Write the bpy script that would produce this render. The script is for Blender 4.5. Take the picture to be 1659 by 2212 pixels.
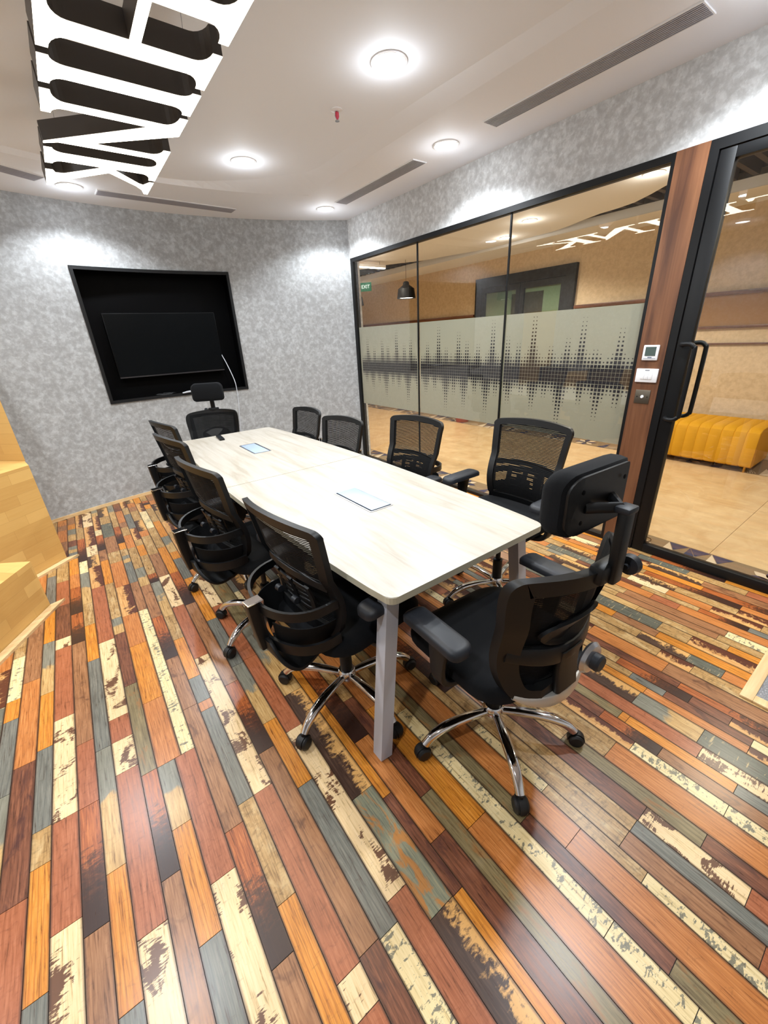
import bpy, bmesh, math, random
from mathutils import Vector, Matrix
for o in list(bpy.data.objects): bpy.data.objects.remove(o, do_unlink=True)
S = bpy.context.scene
COL = S.collection
PI = math.pi
random.seed(7)

# ------------------------------------------------------------------ camera
CAM_H = 1.4926
F_PX = 867.82
YAW, PIT, ROL = 0.6231, -0.4111, -0.0514
fwd = Vector((math.sin(YAW)*math.cos(PIT), math.cos(YAW)*math.cos(PIT), math.sin(PIT)))
rgt = fwd.cross(Vector((0, 0, 1))).normalized()
upv = rgt.cross(fwd)
r2 = rgt*math.cos(ROL) + upv*math.sin(ROL)
u2 = upv*math.cos(ROL) - rgt*math.sin(ROL)
cd = bpy.data.cameras.new('camera')
cam = bpy.data.objects.new('camera', cd)
COL.objects.link(cam)
cam.matrix_world = Matrix(((r2.x, u2.x, -fwd.x, 0), (r2.y, u2.y, -fwd.y, 0), (r2.z, u2.z, -fwd.z, CAM_H), (0, 0, 0, 1)))
cd.sensor_fit = 'VERTICAL'
cd.sensor_height = 36.0
cd.lens = F_PX/2212*36.0
cd.clip_start = 0.02
cd.clip_end = 60
S.camera = cam

# ------------------------------------------------------------------ world / exposure / light levels
w = bpy.data.worlds.new('world'); S.world = w
w.use_nodes = True
w.node_tree.nodes['Background'].inputs[0].default_value = (0.9, 0.95, 1.0, 1)
w.node_tree.nodes['Background'].inputs[1].default_value = 0.25
S.view_settings.view_transform = 'Standard'
S.view_settings.look = 'None'
S.view_settings.gamma = 1
S.view_settings.use_curve_mapping = False
S.view_settings.exposure = 0.72
P_DOWN = 44.0        # watts per meeting room downlight
P_CORR = 56.0        # watts per corridor downlight
E_LETTER = 9.0       # glow of the letter light
H = 2.691            # soffit height
HS = 2.722           # raised middle of the ceiling
XG = 2.934           # glass wall plane
ARC_C = (0.95, 1.07); ARC_R = 3.96

# ------------------------------------------------------------------ helpers
def lin(c):
    c = c/255.0
    return c/12.92 if c <= 0.04045 else ((c+0.055)/1.055)**2.4
def rgb(r, g, b): return (lin(r), lin(g), lin(b), 1.0)

def new_mat(name):
    m = bpy.data.materials.new(name); m.use_nodes = True
    return m, m.node_tree, m.node_tree.nodes['Principled BSDF']
def simple(name, col, rough=0.5, metal=0.0, coat=0.0, spec=0.5):
    m, t, b = new_mat(name)
    b.inputs['Base Color'].default_value = col
    b.inputs['Roughness'].default_value = rough
    b.inputs['Metallic'].default_value = metal
    b.inputs['Specular IOR Level'].default_value = spec
    if coat: b.inputs['Coat Weight'].default_value = coat
    return m
def emit(name, col, st, base=(0.8, 0.8, 0.8, 1)):
    m, t, b = new_mat(name)
    b.inputs['Base Color'].default_value = base
    b.inputs['Emission Color'].default_value = col
    b.inputs['Emission Strength'].default_value = st
    return m
def N(t, typ, **kw):
    n = t.nodes.new(typ)
    for k, v in kw.items():
        if k in n.inputs.keys() if isinstance(k, str) else False: n.inputs[k].default_value = v
        else: setattr(n, k, v)
    return n
def L(t, a, b): t.links.new(a, b)
def noise(t, vec, scale, detail=3, rough=0.55, dist=0.0):
    n = t.nodes.new('ShaderNodeTexNoise')
    n.inputs['Scale'].default_value = scale
    n.inputs['Detail'].default_value = detail
    n.inputs['Roughness'].default_value = rough
    n.inputs['Distortion'].default_value = dist
    if vec is not None: L(t, vec, n.inputs['Vector'])
    return n
def mapping(t, vec, scale, loc=(0, 0, 0)):
    m = t.nodes.new('ShaderNodeMapping')
    m.inputs['Scale'].default_value = scale
    m.inputs['Location'].default_value = loc
    L(t, vec, m.inputs['Vector'])
    return m.outputs[0]
def ramp(t, fac, stops, interp='LINEAR'):
    r = t.nodes.new('ShaderNodeValToRGB')
    r.color_ramp.interpolation = interp
    e = r.color_ramp.elements
    while len(e) > 1: e.remove(e[-1])
    e[0].position = stops[0][0]; e[0].color = stops[0][1]
    for p, c in stops[1:]:
        q = e.new(p); q.color = c
    L(t, fac, r.inputs[0])
    return r.outputs[0]
def mix(t, fac, a, b):
    m = t.nodes.new('ShaderNodeMix'); m.data_type = 'RGBA'
    for s, v in ((m.inputs[0], fac), (m.inputs[6], a), (m.inputs[7], b)):
        if isinstance(v, (float, int)): s.default_value = v
        elif isinstance(v, tuple): s.default_value = v
        else: L(t, v, s)
    return m.outputs[2]
def math_n(t, op, a, b=None, c=None):
    m = t.nodes.new('ShaderNodeMath'); m.operation = op
    for i, v in enumerate((a, b, c)):
        if v is None: continue
        if isinstance(v, (float, int)): m.inputs[i].default_value = v
        else: L(t, v, m.inputs[i])
    return m.outputs[0]
def bump(t, b, h, strength=0.3, dist=0.002):
    n = t.nodes.new('ShaderNodeBump')
    n.inputs['Strength'].default_value = strength
    n.inputs['Distance'].default_value = dist
    L(t, h, n.inputs['Height']); L(t, n.outputs[0], b.inputs['Normal'])
def geo_pos(t): return t.nodes.new('ShaderNodeNewGeometry').outputs['Position']

def obj(name, bm, mat, parent=None, smooth=False, recalc=True):
    me = bpy.data.meshes.new(name)
    if recalc: bmesh.ops.recalc_face_normals(bm, faces=bm.faces)
    bm.to_mesh(me); bm.free()
    for m in (mat if isinstance(mat, (list, tuple)) else [mat]): me.materials.append(m)
    if smooth:
        me.polygons.foreach_set('use_smooth', [True]*len(me.polygons))
        try: me.set_sharp_from_angle(angle=math.radians(38))
        except Exception: pass
    o = bpy.data.objects.new(name, me)
    COL.objects.link(o)
    if parent: o.parent = parent
    return o
def empty(name, loc=(0, 0, 0), rz=0):
    o = bpy.data.objects.new(name, None); COL.objects.link(o)
    o.location = loc; o.rotation_euler = (0, 0, rz); o.empty_display_size = 0.1
    return o
def tag(o, label=None, cat=None, group=None, kind=None):
    if label: o['label'] = label
    if cat: o['category'] = cat
    if group: o['group'] = group
    if kind: o['kind'] = kind
    return o
def BM(): return bmesh.new()
def bx(bm, x0, x1, y0, y1, z0, z1, bev=0.0, seg=2):
    r = bmesh.ops.create_cube(bm, size=1.0)
    vs = r['verts']
    for v in vs:
        v.co = Vector((x0+(v.co.x+.5)*(x1-x0), y0+(v.co.y+.5)*(y1-y0), z0+(v.co.z+.5)*(z1-z0)))
    if bev > 0:
        es = list({e for v in vs for e in v.link_edges})
        bmesh.ops.bevel(bm, geom=vs+es, offset=bev, segments=seg, affect='EDGES', profile=0.5)
    return bm
def box_o(name, x0, x1, y0, y1, z0, z1, mat, parent=None, bev=0.0, smooth=False):
    return obj(name, bx(BM(), x0, x1, y0, y1, z0, z1, bev), mat, parent, smooth or bev > 0)
def prism(bm, pts, z0, z1):
    a = [bm.verts.new((x, y, z0)) for x, y in pts]
    b = [bm.verts.new((x, y, z1)) for x, y in pts]
    n = len(pts)
    bm.faces.new(a[::-1]); bm.faces.new(b)
    for i in range(n):
        j = (i+1) % n
        bm.faces.new((a[i], a[j], b[j], b[i]))
    return bm
def frames(pts, closed=False):
    P = [Vector(p) for p in pts]; n = len(P); out = []
    prev = None
    for i in range(n):
        if closed: d = P[(i+1) % n]-P[i-1]
        else: d = P[min(i+1, n-1)]-P[max(i-1, 0)]
        d.normalize()
        if prev is None:
            up = Vector((0, 0, 1)) if abs(d.z) < 0.95 else Vector((0, 1, 0))
            s = d.cross(up).normalized()
        else:
            s = (prev - d*prev.dot(d)).normalized()
        prev = s
        out.append((P[i], s, d.cross(s).normalized()))
    return out
def tube(bm, pts, r, seg=8, closed=False, cap=True):
    rr = r if isinstance(r, (list, tuple)) else [r]*len(pts)
    rings = []
    for (p, s, u), q in zip(frames(pts, closed), rr):
        rings.append([bm.verts.new(p + s*math.cos(2*PI*k/seg)*q + u*math.sin(2*PI*k/seg)*q) for k in range(seg)])
    n = len(rings)
    for i in range(n if closed else n-1):
        a, b = rings[i], rings[(i+1) % n]
        for k in range(seg):
            bm.faces.new((a[k], a[(k+1) % seg], b[(k+1) % seg], b[k]))
    if cap and not closed:
        bm.faces.new(rings[0][::-1]); bm.faces.new(rings[-1])
    return bm
def strip(bm, pts, sec, closed=False, side=None):
    """sweep a 2d section (list of (a,b)) along pts; a along 'side' axis, b along the other"""
    P = [Vector(p) for p in pts]; n = len(P); rings = []
    for i in range(n):
        d = (P[(i+1) % n]-P[i-1]) if closed else (P[min(i+1, n-1)]-P[max(i-1, 0)])
        d.normalize()
        sd = side[i] if isinstance(side, list) else side
        s = Vector(sd); s = (s - d*s.dot(d)).normalized()
        u = d.cross(s).normalized()
        sc = sec[i] if isinstance(sec[0][0], (tuple, list)) else sec
        rings.append([bm.verts.new(P[i]+s*a+u*b) for a, b in sc])
    m = len(rings[0])
    for i in range(n if closed else n-1):
        a, b = rings[i], rings[(i+1) % n]
        for k in range(m):
            bm.faces.new((a[k], a[(k+1) % m], b[(k+1) % m], b[k]))
    if not closed:
        bm.faces.new(rings[0][::-1]); bm.faces.new(rings[-1])
    return bm
def rect(a, b): return [(-a/2, -b/2), (a/2, -b/2), (a/2, b/2), (-a/2, b/2)]
def rrect(a, b, r, k=3):
    out = []
    for cx, cy, s in ((a/2-r, b/2-r, 0), (-a/2+r, b/2-r, 1), (-a/2+r, -b/2+r, 2), (a/2-r, -b/2+r, 3)):
        for i in range(k+1):
            t = (s + i/k)*PI/2
            out.append((cx+r*math.cos(t), cy+r*math.sin(t)))
    return out
def lathe(bm, prof, cx=0, cy=0, cz=0, seg=24, axis='Z', cap=True):
    rings = []
    for r, h in prof:
        ring = []
        for k in range(seg):
            a = 2*PI*k/seg
            if axis == 'Z': v = (cx+r*math.cos(a), cy+r*math.sin(a), cz+h)
            elif axis == 'X': v = (cx+h, cy+r*math.cos(a), cz+r*math.sin(a))
            else: v = (cx+r*math.cos(a), cy+h, cz+r*math.sin(a))
            ring.append(bm.verts.new(v))
        rings.append(ring)
    for a, b in zip(rings, rings[1:]):
        for k in range(seg):
            bm.faces.new((a[k], a[(k+1) % seg], b[(k+1) % seg], b[k]))
    if cap and prof[0][0] > 1e-6: bm.faces.new(rings[0][::-1])
    if cap and prof[-1][0] > 1e-6: bm.faces.new(rings[-1])
    bmesh.ops.remove_doubles(bm, verts=bm.verts, dist=1e-6)
    return bm
def dup(root, parent=None):
    c = root.copy(); COL.objects.link(c)
    if parent: c.parent = parent
    for ch in root.children: dup(ch, c)
    return c
def smoothpath(pts, n=8):
    """catmull-rom through pts"""
    P = [Vector(p) for p in pts]; out = []
    for i in range(len(P)-1):
        p0 = P[max(i-1, 0)]; p1 = P[i]; p2 = P[i+1]; p3 = P[min(i+2, len(P)-1)]
        for k in range(n):
            t = k/n
            out.append(0.5*((2*p1)+(p2-p0)*t+(2*p0-5*p1+4*p2-p3)*t*t+(3*p1-p0-3*p2+p3)*t**3))
    out.append(P[-1])
    return [tuple(v) for v in out]
def text_obj(name, body, size, mat, parent, M, extrude=0.0004):
    cu = bpy.data.curves.new(name, 'FONT'); cu.body = body; cu.size = size
    cu.align_x = 'CENTER'; cu.align_y = 'CENTER'; cu.extrude = extrude
    tmp = bpy.data.objects.new(name+'_tmp', cu); COL.objects.link(tmp)
    dg = bpy.context.evaluated_depsgraph_get(); dg.update()
    me = bpy.data.meshes.new_from_object(tmp.evaluated_get(dg))
    bpy.data.objects.remove(tmp, do_unlink=True); bpy.data.curves.remove(cu)
    me.materials.clear(); me.materials.append(mat)
    me.transform(M)
    o = bpy.data.objects.new(name, me); COL.objects.link(o)
    if parent: o.parent = parent
    return o
def arc_y(x, off=0.0):
    r = ARC_R - off
    return ARC_C[1] + math.sqrt(max(r*r-(x-ARC_C[0])**2, 0))

# ------------------------------------------------------------------ materials
black_metal = simple('black_powder_coat', rgb(10, 11, 13), 0.5, 0, 0, 0.3)
white_paint = simple('ceiling_white', rgb(236, 238, 244), 0.75)
chrome = simple('chrome', rgb(225, 225, 228), 0.08, 1.0)
black_plastic = simple('black_plastic', rgb(10, 11, 13), 0.45, 0, 0, 0.35)
arm_plastic = simple('arm_pad_black', rgb(26, 29, 35), 0.5, 0, 0, 0.4)
black_gloss = simple('black_gloss', rgb(4, 4, 5), 0.5, 0, 0, 0.06)
alu = simple('brushed_aluminium', rgb(190, 192, 198), 0.3, 0.9)
white_plastic = simple('white_plastic', rgb(238, 238, 240), 0.35)
grey_metal = simple('grey_powder_coat', rgb(186, 189, 198), 0.4, 0.1)
rubber = simple('caster_rubber', rgb(14, 14, 15), 0.55)

def fabric_mat():
    m, t, b = new_mat('black_fabric')
    p = t.nodes.new('ShaderNodeTexCoord').outputs['Object']
    n = noise(t, p, 900, 2)
    L(t, ramp(t, n.outputs[0], [(0.3, rgb(6, 7, 9)), (0.8, rgb(15, 17, 21))]), b.inputs['Base Color'])
    b.inputs['Roughness'].default_value = 0.9
    b.inputs['Sheen Weight'].default_value = 0.02
    b.inputs['Specular IOR Level'].default_value = 0.2
    bump(t, b, n.outputs[0], 0.4, 0.001)
    return m
fabric = fabric_mat()
mesh_black = simple('mesh_fabric_black', rgb(8, 9, 11), 0.8, 0, 0, 0.2)

def wallpaper():
    m, t, b = new_mat('mottled_grey_wallpaper')
    p = geo_pos(t)
    n1 = noise(t, p, 19, 5, 0.62, 0.25)
    n2 = noise(t, mapping(t, p, (1, 1, 1), (3.1, 1.7, 5.2)), 34, 5, 0.62, 0.3)
    n3 = noise(t, p, 2.2, 2)
    a = ramp(t, n1.outputs[0], [(0.40, rgb(184, 184, 184)), (0.47, rgb(197, 198, 198)), (0.53, rgb(204, 205, 205)), (0.58, rgb(226, 228, 229))])
    c = ramp(t, n2.outputs[0], [(0.42, rgb(188, 188, 188)), (0.52, rgb(202, 203, 203)), (0.60, rgb(228, 230, 231))])
    d = mix(t, 0.42, a, c)
    L(t, mix(t, math_n(t, 'MULTIPLY', n3.outputs[0], 0.2), d, rgb(186, 184, 180)), b.inputs['Base Color'])
    L(t, math_n(t, 'MULTIPLY_ADD', n2.outputs[0], -0.25, 0.62), b.inputs['Roughness'])
    b.inputs['Specular IOR Level'].default_value = 0.5
    bump(t, b, n2.outputs[0], 0.35, 0.003)
    return m
wallp = wallpaper()

def wood_mat(name, c1, c2, c3, axis='y', scale=1.0, rough=0.35):
    m, t, b = new_mat(name)
    p = geo_pos(t)
    sc = {'x': (2, 30, 30), 'y': (30, 2, 30), 'z': (30, 30, 2)}[axis]
    v = mapping(t, p, tuple(s*scale for s in sc))
    n = noise(t, v, 1.0, 5, 0.6, 0.6)
    big = noise(t, mapping(t, p, tuple(s*scale*.25 for s in sc)), 1.0, 3, 0.5, 1.2)
    c = ramp(t, n.outputs[0], [(0.3, c1), (0.5, c2), (0.72, c3)])
    L(t, mix(t, ramp(t, big.outputs[0], [(0.4, (0, 0, 0, 1)), (0.7, (0.6, 0.6, 0.6, 1))]), c, c1), b.inputs['Base Color'])
    b.inputs['Roughness'].default_value = rough
    return m
walnut = wood_mat('red_brown_veneer', rgb(78, 48, 34), rgb(118, 77, 51), rgb(146, 100, 68), 'z', 0.55, 0.4)
pale_wood = wood_mat('pale_trim_wood', rgb(202, 168, 118), rgb(224, 192, 142), rgb(236, 208, 164), 'x', 1.0, 0.45)
dark_rail = wood_mat('corridor_rail_wood', rgb(70, 40, 26), rgb(104, 62, 40), rgb(128, 80, 52), 'y', 0.7)

def tabletop_mat():
    m, t, b = new_mat('bleached_wood_laminate')
    p = geo_pos(t)
    n = noise(t, mapping(t, p, (16, 1.6, 10)), 1.0, 6, 0.62, 0.8)
    n2 = noise(t, mapping(t, p, (60, 3, 10)), 1.0, 4, 0.6, 0.4)
    a = ramp(t, n.outputs[0], [(0.34, rgb(152, 144, 130)), (0.5, rgb(171, 165, 155)), (0.68, rgb(179, 175, 166))])
    L(t, mix(t, 0.3, a, ramp(t, n2.outputs[0], [(0.3, rgb(154, 147, 135)), (0.7, rgb(181, 177, 169))])), b.inputs['Base Color'])
    b.inputs['Roughness'].default_value = 0.38
    return m
table_lam = tabletop_mat()
table_edge = simple('table_edge_band', rgb(178, 172, 150), 0.5)

def parquet_mat():
    m, t, b = new_mat('golden_block_laminate')
    tc = t.nodes.new('ShaderNodeTexCoord').outputs['UV']
    br = t.nodes.new('ShaderNodeTexBrick')
    br.offset = 0.37
    br.inputs['Scale'].default_value = 1.0
    br.inputs['Brick Width'].default_value = 0.30
    br.inputs['Row Height'].default_value = 0.075
    br.inputs['Mortar Size'].default_value = 0.0008
    br.inputs['Color1'].default_value = rgb(214, 172, 100)
    br.inputs['Color2'].default_value = rgb(190, 143, 74)
    br.inputs['Mortar'].default_value = rgb(172, 128, 64)
    br.inputs['Bias'].default_value = -0.1
    L(t, tc, br.inputs['Vector'])
    n = noise(t, mapping(t, tc, (5, 60, 1)), 1.0, 5, 0.6, 0.8)
    L(t, mix(t, math_n(t, 'MULTIPLY', n.outputs[0], 0.42), br.outputs[0], rgb(222, 186, 122)), b.inputs['Base Color'])
    b.inputs['Roughness'].default_value = 0.42
    return m
parquet = parquet_mat()

def glass_mat(name, tint, refl=1.0):
    m = bpy.data.materials.new(name); m.use_nodes = True
    t = m.node_tree; t.nodes.clear()
    out = t.nodes.new('ShaderNodeOutputMaterial')
    tr = t.nodes.new('ShaderNodeBsdfTransparent'); tr.inputs[0].default_value = tint
    gl = t.nodes.new('ShaderNodeBsdfGlossy'); gl.inputs['Roughness'].default_value = 0.0
    gl.inputs[0].default_value = (refl, refl, refl, 1)
    ge = t.nodes.new('ShaderNodeNewGeometry')
    dp = t.nodes.new('ShaderNodeVectorMath'); dp.operation = 'DOT_PRODUCT'
    L(t, ge.outputs['Normal'], dp.inputs[0]); L(t, ge.outputs['Incoming'], dp.inputs[1])
    k = math_n(t, 'SUBTRACT', 1.0, math_n(t, 'ABSOLUTE', dp.outputs['Value']))
    fr = math_n(t, 'MINIMUM', math_n(t, 'MULTIPLY', math_n(t, 'MULTIPLY_ADD', math_n(t, 'POWER', k, 5.0), 0.96, 0.045), 1.7), 1.0)
    fr = math_n(t, 'MULTIPLY', fr, math_n(t, 'SUBTRACT', 1.0, ge.outputs['Backfacing']))
    mx = t.nodes.new('ShaderNodeMixShader')
    L(t, fr, mx.inputs[0]); L(t, tr.outputs[0], mx.inputs[1]); L(t, gl.outputs[0], mx.inputs[2])
    L(t, mx.outputs[0], out.inputs[0])
    return m
glass = glass_mat('clear_glass', (0.93, 0.95, 0.94, 1))
dark_glass = glass_mat('tinted_glass', (0.72, 0.8, 0.76, 1))
def frost_mat():
    m = bpy.data.materials.new('frosted_film'); m.use_nodes = True
    t = m.node_tree; t.nodes.clear()
    out = t.nodes.new('ShaderNodeOutputMaterial')
    d = t.nodes.new('ShaderNodeBsdfDiffuse'); d.inputs[0].default_value = rgb(190, 190, 180)
    tl = t.nodes.new('ShaderNodeBsdfTranslucent'); tl.inputs[0].default_value = rgb(196, 192, 176)
    tr = t.nodes.new('ShaderNodeBsdfTransparent'); tr.inputs[0].default_value = (0.9, 0.9, 0.88, 1)
    a = t.nodes.new('ShaderNodeMixShader'); a.inputs[0].default_value = 0.5
    b = t.nodes.new('ShaderNodeMixShader'); b.inputs[0].default_value = 0.13
    L(t, d.outputs[0], a.inputs[1]); L(t, tl.outputs[0], a.inputs[2])
    L(t, a.outputs[0], b.inputs[1]); L(t, tr.outputs[0], b.inputs[2])
    L(t, b.outputs[0], out.inputs[0])
    return m
frost = frost_mat()
print_ink = simple('dark_violet_print', rgb(30, 24, 36), 0.6)

# plank prints ------------------------------------------------------
def pc(r, g, b): return rgb(min(255, r*1.02+3), min(255, g*1.0+2), min(255, b*1.0+4))
def plank_mat(kind):
    m, t, b = new_mat('plank_'+kind)
    p = geo_pos(t)
    uv = t.nodes.new('ShaderNodeTexCoord').outputs['UV']
    rnd = t.nodes.new('ShaderNodeObjectInfo').outputs['Random']
    off = t.nodes.new('ShaderNodeCombineXYZ')
    L(t, math_n(t, 'MULTIPLY', rnd, 7.0), off.inputs[0]); L(t, math_n(t, 'MULTIPLY', rnd, 23.0), off.inputs[1])
    ad = t.nodes.new('ShaderNodeVectorMath'); ad.operation = 'ADD'
    L(t, p, ad.inputs[0]); L(t, off.outputs[0], ad.inputs[1])
    v = ad.outputs[0]
    grain = noise(t, mapping(t, v, (170, 9, 1)), 1.0, 4, 0.65, 0.5).outputs[0]
    soft = noise(t, mapping(t, v, (26, 9, 1)), 1.0, 4, 0.6, 0.8).outputs[0]
    ring = t.nodes.new('ShaderNodeTexWave'); ring.wave_type = 'BANDS'; ring.bands_direction = 'X'
    L(t, mapping(t, v, (22, 2.5, 1)), ring.inputs['Vector'])
    ring.inputs['Scale'].default_value = 1.0; ring.inputs['Distortion'].default_value = 9.0
    ring.inputs['Detail'].default_value = 2.0; ring.inputs['Detail Scale'].default_value = 0.7
    scr = noise(t, mapping(t, v, (34, 70, 1)), 1.0, 5, 0.7, 0.4).outputs[0]
    blot = noise(t, mapping(t, v, (16, 9, 1)), 1.0, 3, 0.6, 0.6).outputs[0]
    sep = t.nodes.new('ShaderNodeSeparateXYZ'); L(t, uv, sep.inputs[0])
    U, V = sep.outputs[0], sep.outputs[1]
    g = lambda a, c, d: ramp(t, grain, [(0.30, a), (0.5, c), (0.72, d)])
    if kind == 'orange':
        c = g(pc(160, 96, 24), pc(199, 130, 42), pc(216, 152, 66))
        c = mix(t, ramp(t, ring.outputs[0], [(0.0, (0.55,)*3+(1,)), (0.16, (0,)*3+(1,))]), c, pc(150, 84, 22))
        c = mix(t, ramp(t, soft, [(0.5, (0,)*3+(1,)), (0.75, (0.5,)*3+(1,))]), c, pc(184, 108, 44))
    elif kind == 'amber':
        c = g(pc(156, 94, 42), pc(182, 116, 56), pc(202, 140, 78))
        c = mix(t, ramp(t, ring.outputs[0], [(0.0, (0.45,)*3+(1,)), (0.14, (0,)*3+(1,))]), c, pc(140, 74, 26))
    elif kind == 'grey':
        c = g(pc(80, 82, 74), pc(108, 110, 98), pc(130, 130, 116))
        c = mix(t, ramp(t, ring.outputs[0], [(0.0, (0.4,)*3+(1,)), (0.2, (0,)*3+(1,))]), c, pc(70, 74, 70))
    elif kind == 'greytan':
        c = g(pc(96, 98, 84), pc(120, 120, 102), pc(138, 138, 122))
        d = g(pc(146, 112, 60), pc(184, 150, 92), pc(206, 178, 122))
        f = math_n(t, 'ADD', V, math_n(t, 'MULTIPLY', blot, 0.5))
        c = mix(t, ramp(t, f, [(0.72, (1,)*3+(1,)), (0.8, (0,)*3+(1,))]), c, d)
    elif kind == 'white':
        c = g(pc(206, 178, 122), pc(222, 196, 146), pc(230, 208, 164))
        jag = noise(t, mapping(t, v, (26, 170, 1)), 1.0, 4, 0.7).outputs[0]
        f = math_n(t, 'ADD', math_n(t, 'MULTIPLY', blot, 0.72), math_n(t, 'MULTIPLY', jag, 0.36))
        c = mix(t, ramp(t, f, [(0.585, (0,)*3+(1,)), (0.605, (1,)*3+(1,))]), c, pc(98, 66, 42))
    elif kind == 'cream':
        c = g(pc(206, 186, 128), pc(222, 204, 150), pc(232, 218, 172))
        f = math_n(t, 'MULTIPLY', scr, math_n(t, 'ADD', blot, 0.5))
        c = mix(t, ramp(t, f, [(0.56, (0,)*3+(1,)), (0.60, (0.9,)*3+(1,))]), c, pc(106, 108, 92))
    elif kind == 'red':
        c = g(pc(128, 72, 40), pc(156, 92, 56), pc(176, 112, 74))
        c = mix(t, ramp(t, scr, [(0.5, (0,)*3+(1,)), (0.75, (0.5,)*3+(1,))]), c, pc(126, 68, 36))
    elif kind == 'brown':
        c = g(pc(112, 74, 44), pc(146, 102, 64), pc(170, 126, 84))
        c = mix(t, ramp(t, blot, [(0.56, (0,)*3+(1,)), (0.7, (0.7,)*3+(1,))]), c, pc(74, 42, 26))
    elif kind == 'burnt':
        c = g(pc(104, 52, 22), pc(156, 84, 38), pc(192, 118, 58))
        f = math_n(t, 'SUBTRACT', math_n(t, 'MULTIPLY_ADD', scr, 0.9, 0.16), V)
        c = mix(t, ramp(t, f, [(0.0, (0,)*3+(1,)), (0.16, (0.8,)*3+(1,)), (0.4, (0.97,)*3+(1,))]), c, pc(42, 28, 22))
    elif kind == 'tan':
        c = g(pc(122, 92, 48), pc(168, 134, 80), pc(192, 160, 104))
        c = mix(t, ramp(t, scr, [(0.5, (0,)*3+(1,)), (0.64, (0.55,)*3+(1,))]), c, pc(108, 84, 44))
        c = mix(t, ramp(t, soft, [(0.52, (0,)*3+(1,)), (0.66, (0.5,)*3+(1,))]), c, pc(206, 184, 134))
    elif kind == 'rust':
        c = g(pc(92, 104, 92), pc(124, 128, 104), pc(152, 148, 114))
        c = mix(t, ramp(t, soft, [(0.48, (0,)*3+(1,)), (0.56, (0.85,)*3+(1,))]), c, pc(176, 116, 46))
    elif kind == 'olive':
        c = g(pc(90, 80, 52), pc(122, 110, 74), pc(146, 132, 92))
        c = mix(t, ramp(t, soft, [(0.54, (0,)*3+(1,)), (0.66, (0.6,)*3+(1,))]), c, pc(150, 98, 44))
    elif kind == 'dark':
        c = g(pc(44, 32, 24), pc(68, 50, 38), pc(92, 70, 52))
        f = math_n(t, 'MULTIPLY', math_n(t, 'MULTIPLY_ADD', blot, 0.5, math_n(t, 'MULTIPLY', scr, 0.55)), math_n(t, 'MULTIPLY_ADD', U, 0.7, 0.75))
        c = mix(t, ramp(t, f, [(0.56, (0,)*3+(1,)), (0.66, (1,)*3+(1,))]), c, pc(208, 162, 94))
    elif kind == 'plum':
        c = g(pc(74, 42, 28), pc(112, 68, 44), pc(142, 92, 62))
        c = mix(t, ramp(t, soft, [(0.5, (0,)*3+(1,)), (0.68, (0.75,)*3+(1,))]), c, pc(58, 32, 30))
    elif kind == 'slate':
        c = g(pc(66, 70, 58), pc(90, 94, 80), pc(112, 114, 98))
        bar = noise(t, mapping(t, v, (12, 90, 1)), 1.0, 3, 0.6).outputs[0]
        c = mix(t, ramp(t, bar, [(0.6, (0,)*3+(1,)), (0.64, (0.8,)*3+(1,))]), c, pc(184, 166, 118))
    elif kind == 'rot':
        c = g(pc(176, 122, 62), pc(202, 154, 90), pc(216, 178, 118))
        f = math_n(t, 'MULTIPLY', math_n(t, 'MULTIPLY_ADD', blot, 0.55, math_n(t, 'MULTIPLY', scr, 0.5)), math_n(t, 'MULTIPLY_ADD', U, 0.6, 0.66))
        c = mix(t, ramp(t, f, [(0.47, (0,)*3+(1,)), (0.54, (1,)*3+(1,))]), c, pc(84, 44, 28))
    # dark pores and knots in the print, then a thin worn dark edge round every plank
    c = mix(t, ramp(t, grain, [(0.30, (0.45,)*3+(1,)), (0.42, (0,)*3+(1,))]), c, pc(84, 54, 30))
    c = mix(t, ramp(t, scr, [(0.58, (0,)*3+(1,)), (0.74, (0.38,)*3+(1,))]), c, pc(70, 44, 26))
    e = math_n(t, 'MINIMUM', math_n(t, 'MINIMUM', U, math_n(t, 'SUBTRACT', 1.0, U)), 1.0)
    c = mix(t, ramp(t, math_n(t, 'ADD', e, math_n(t, 'MULTIPLY', soft, 0.05)), [(0.03, (0.8,)*3+(1,)), (0.11, (0,)*3+(1,))]), c, pc(58, 36, 22))
    L(t, c, b.inputs['Base Color'])
    L(t, math_n(t, 'MULTIPLY_ADD', grain, 0.10, 0.24), b.inputs['Roughness'])
    b.inputs['Specular IOR Level'].default_value = 0.45
    bump(t, b, grain, 0.12, 0.0006)
    return m
KINDS = ['orange', 'amber', 'grey', 'greytan', 'white', 'cream', 'red', 'brown', 'burnt', 'tan', 'rust', 'olive', 'dark', 'plum', 'slate', 'rot']
PM = {k: plank_mat(k) for k in KINDS}

# ================================================================== STRUCTURE
# ---- floor with printed planks
X_L, Y_F = -2.6, -1.7            # unseen left wall and wall behind the camera
def arc_pts(x0, x1, off=0.0, n=28):
    return [(x0+(x1-x0)*i/n, arc_y(x0+(x1-x0)*i/n, off)) for i in range(n+1)]
bm = BM()
prism(bm, [(X_L, Y_F), (XG+0.06, Y_F), (XG+0.06, 4.5)] + arc_pts(XG, X_L, 0.0), -0.06, -0.004)
floor = tag(obj('floor', bm, simple('floor_joint', rgb(38, 25, 16), 0.6)), kind='structure')

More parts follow.
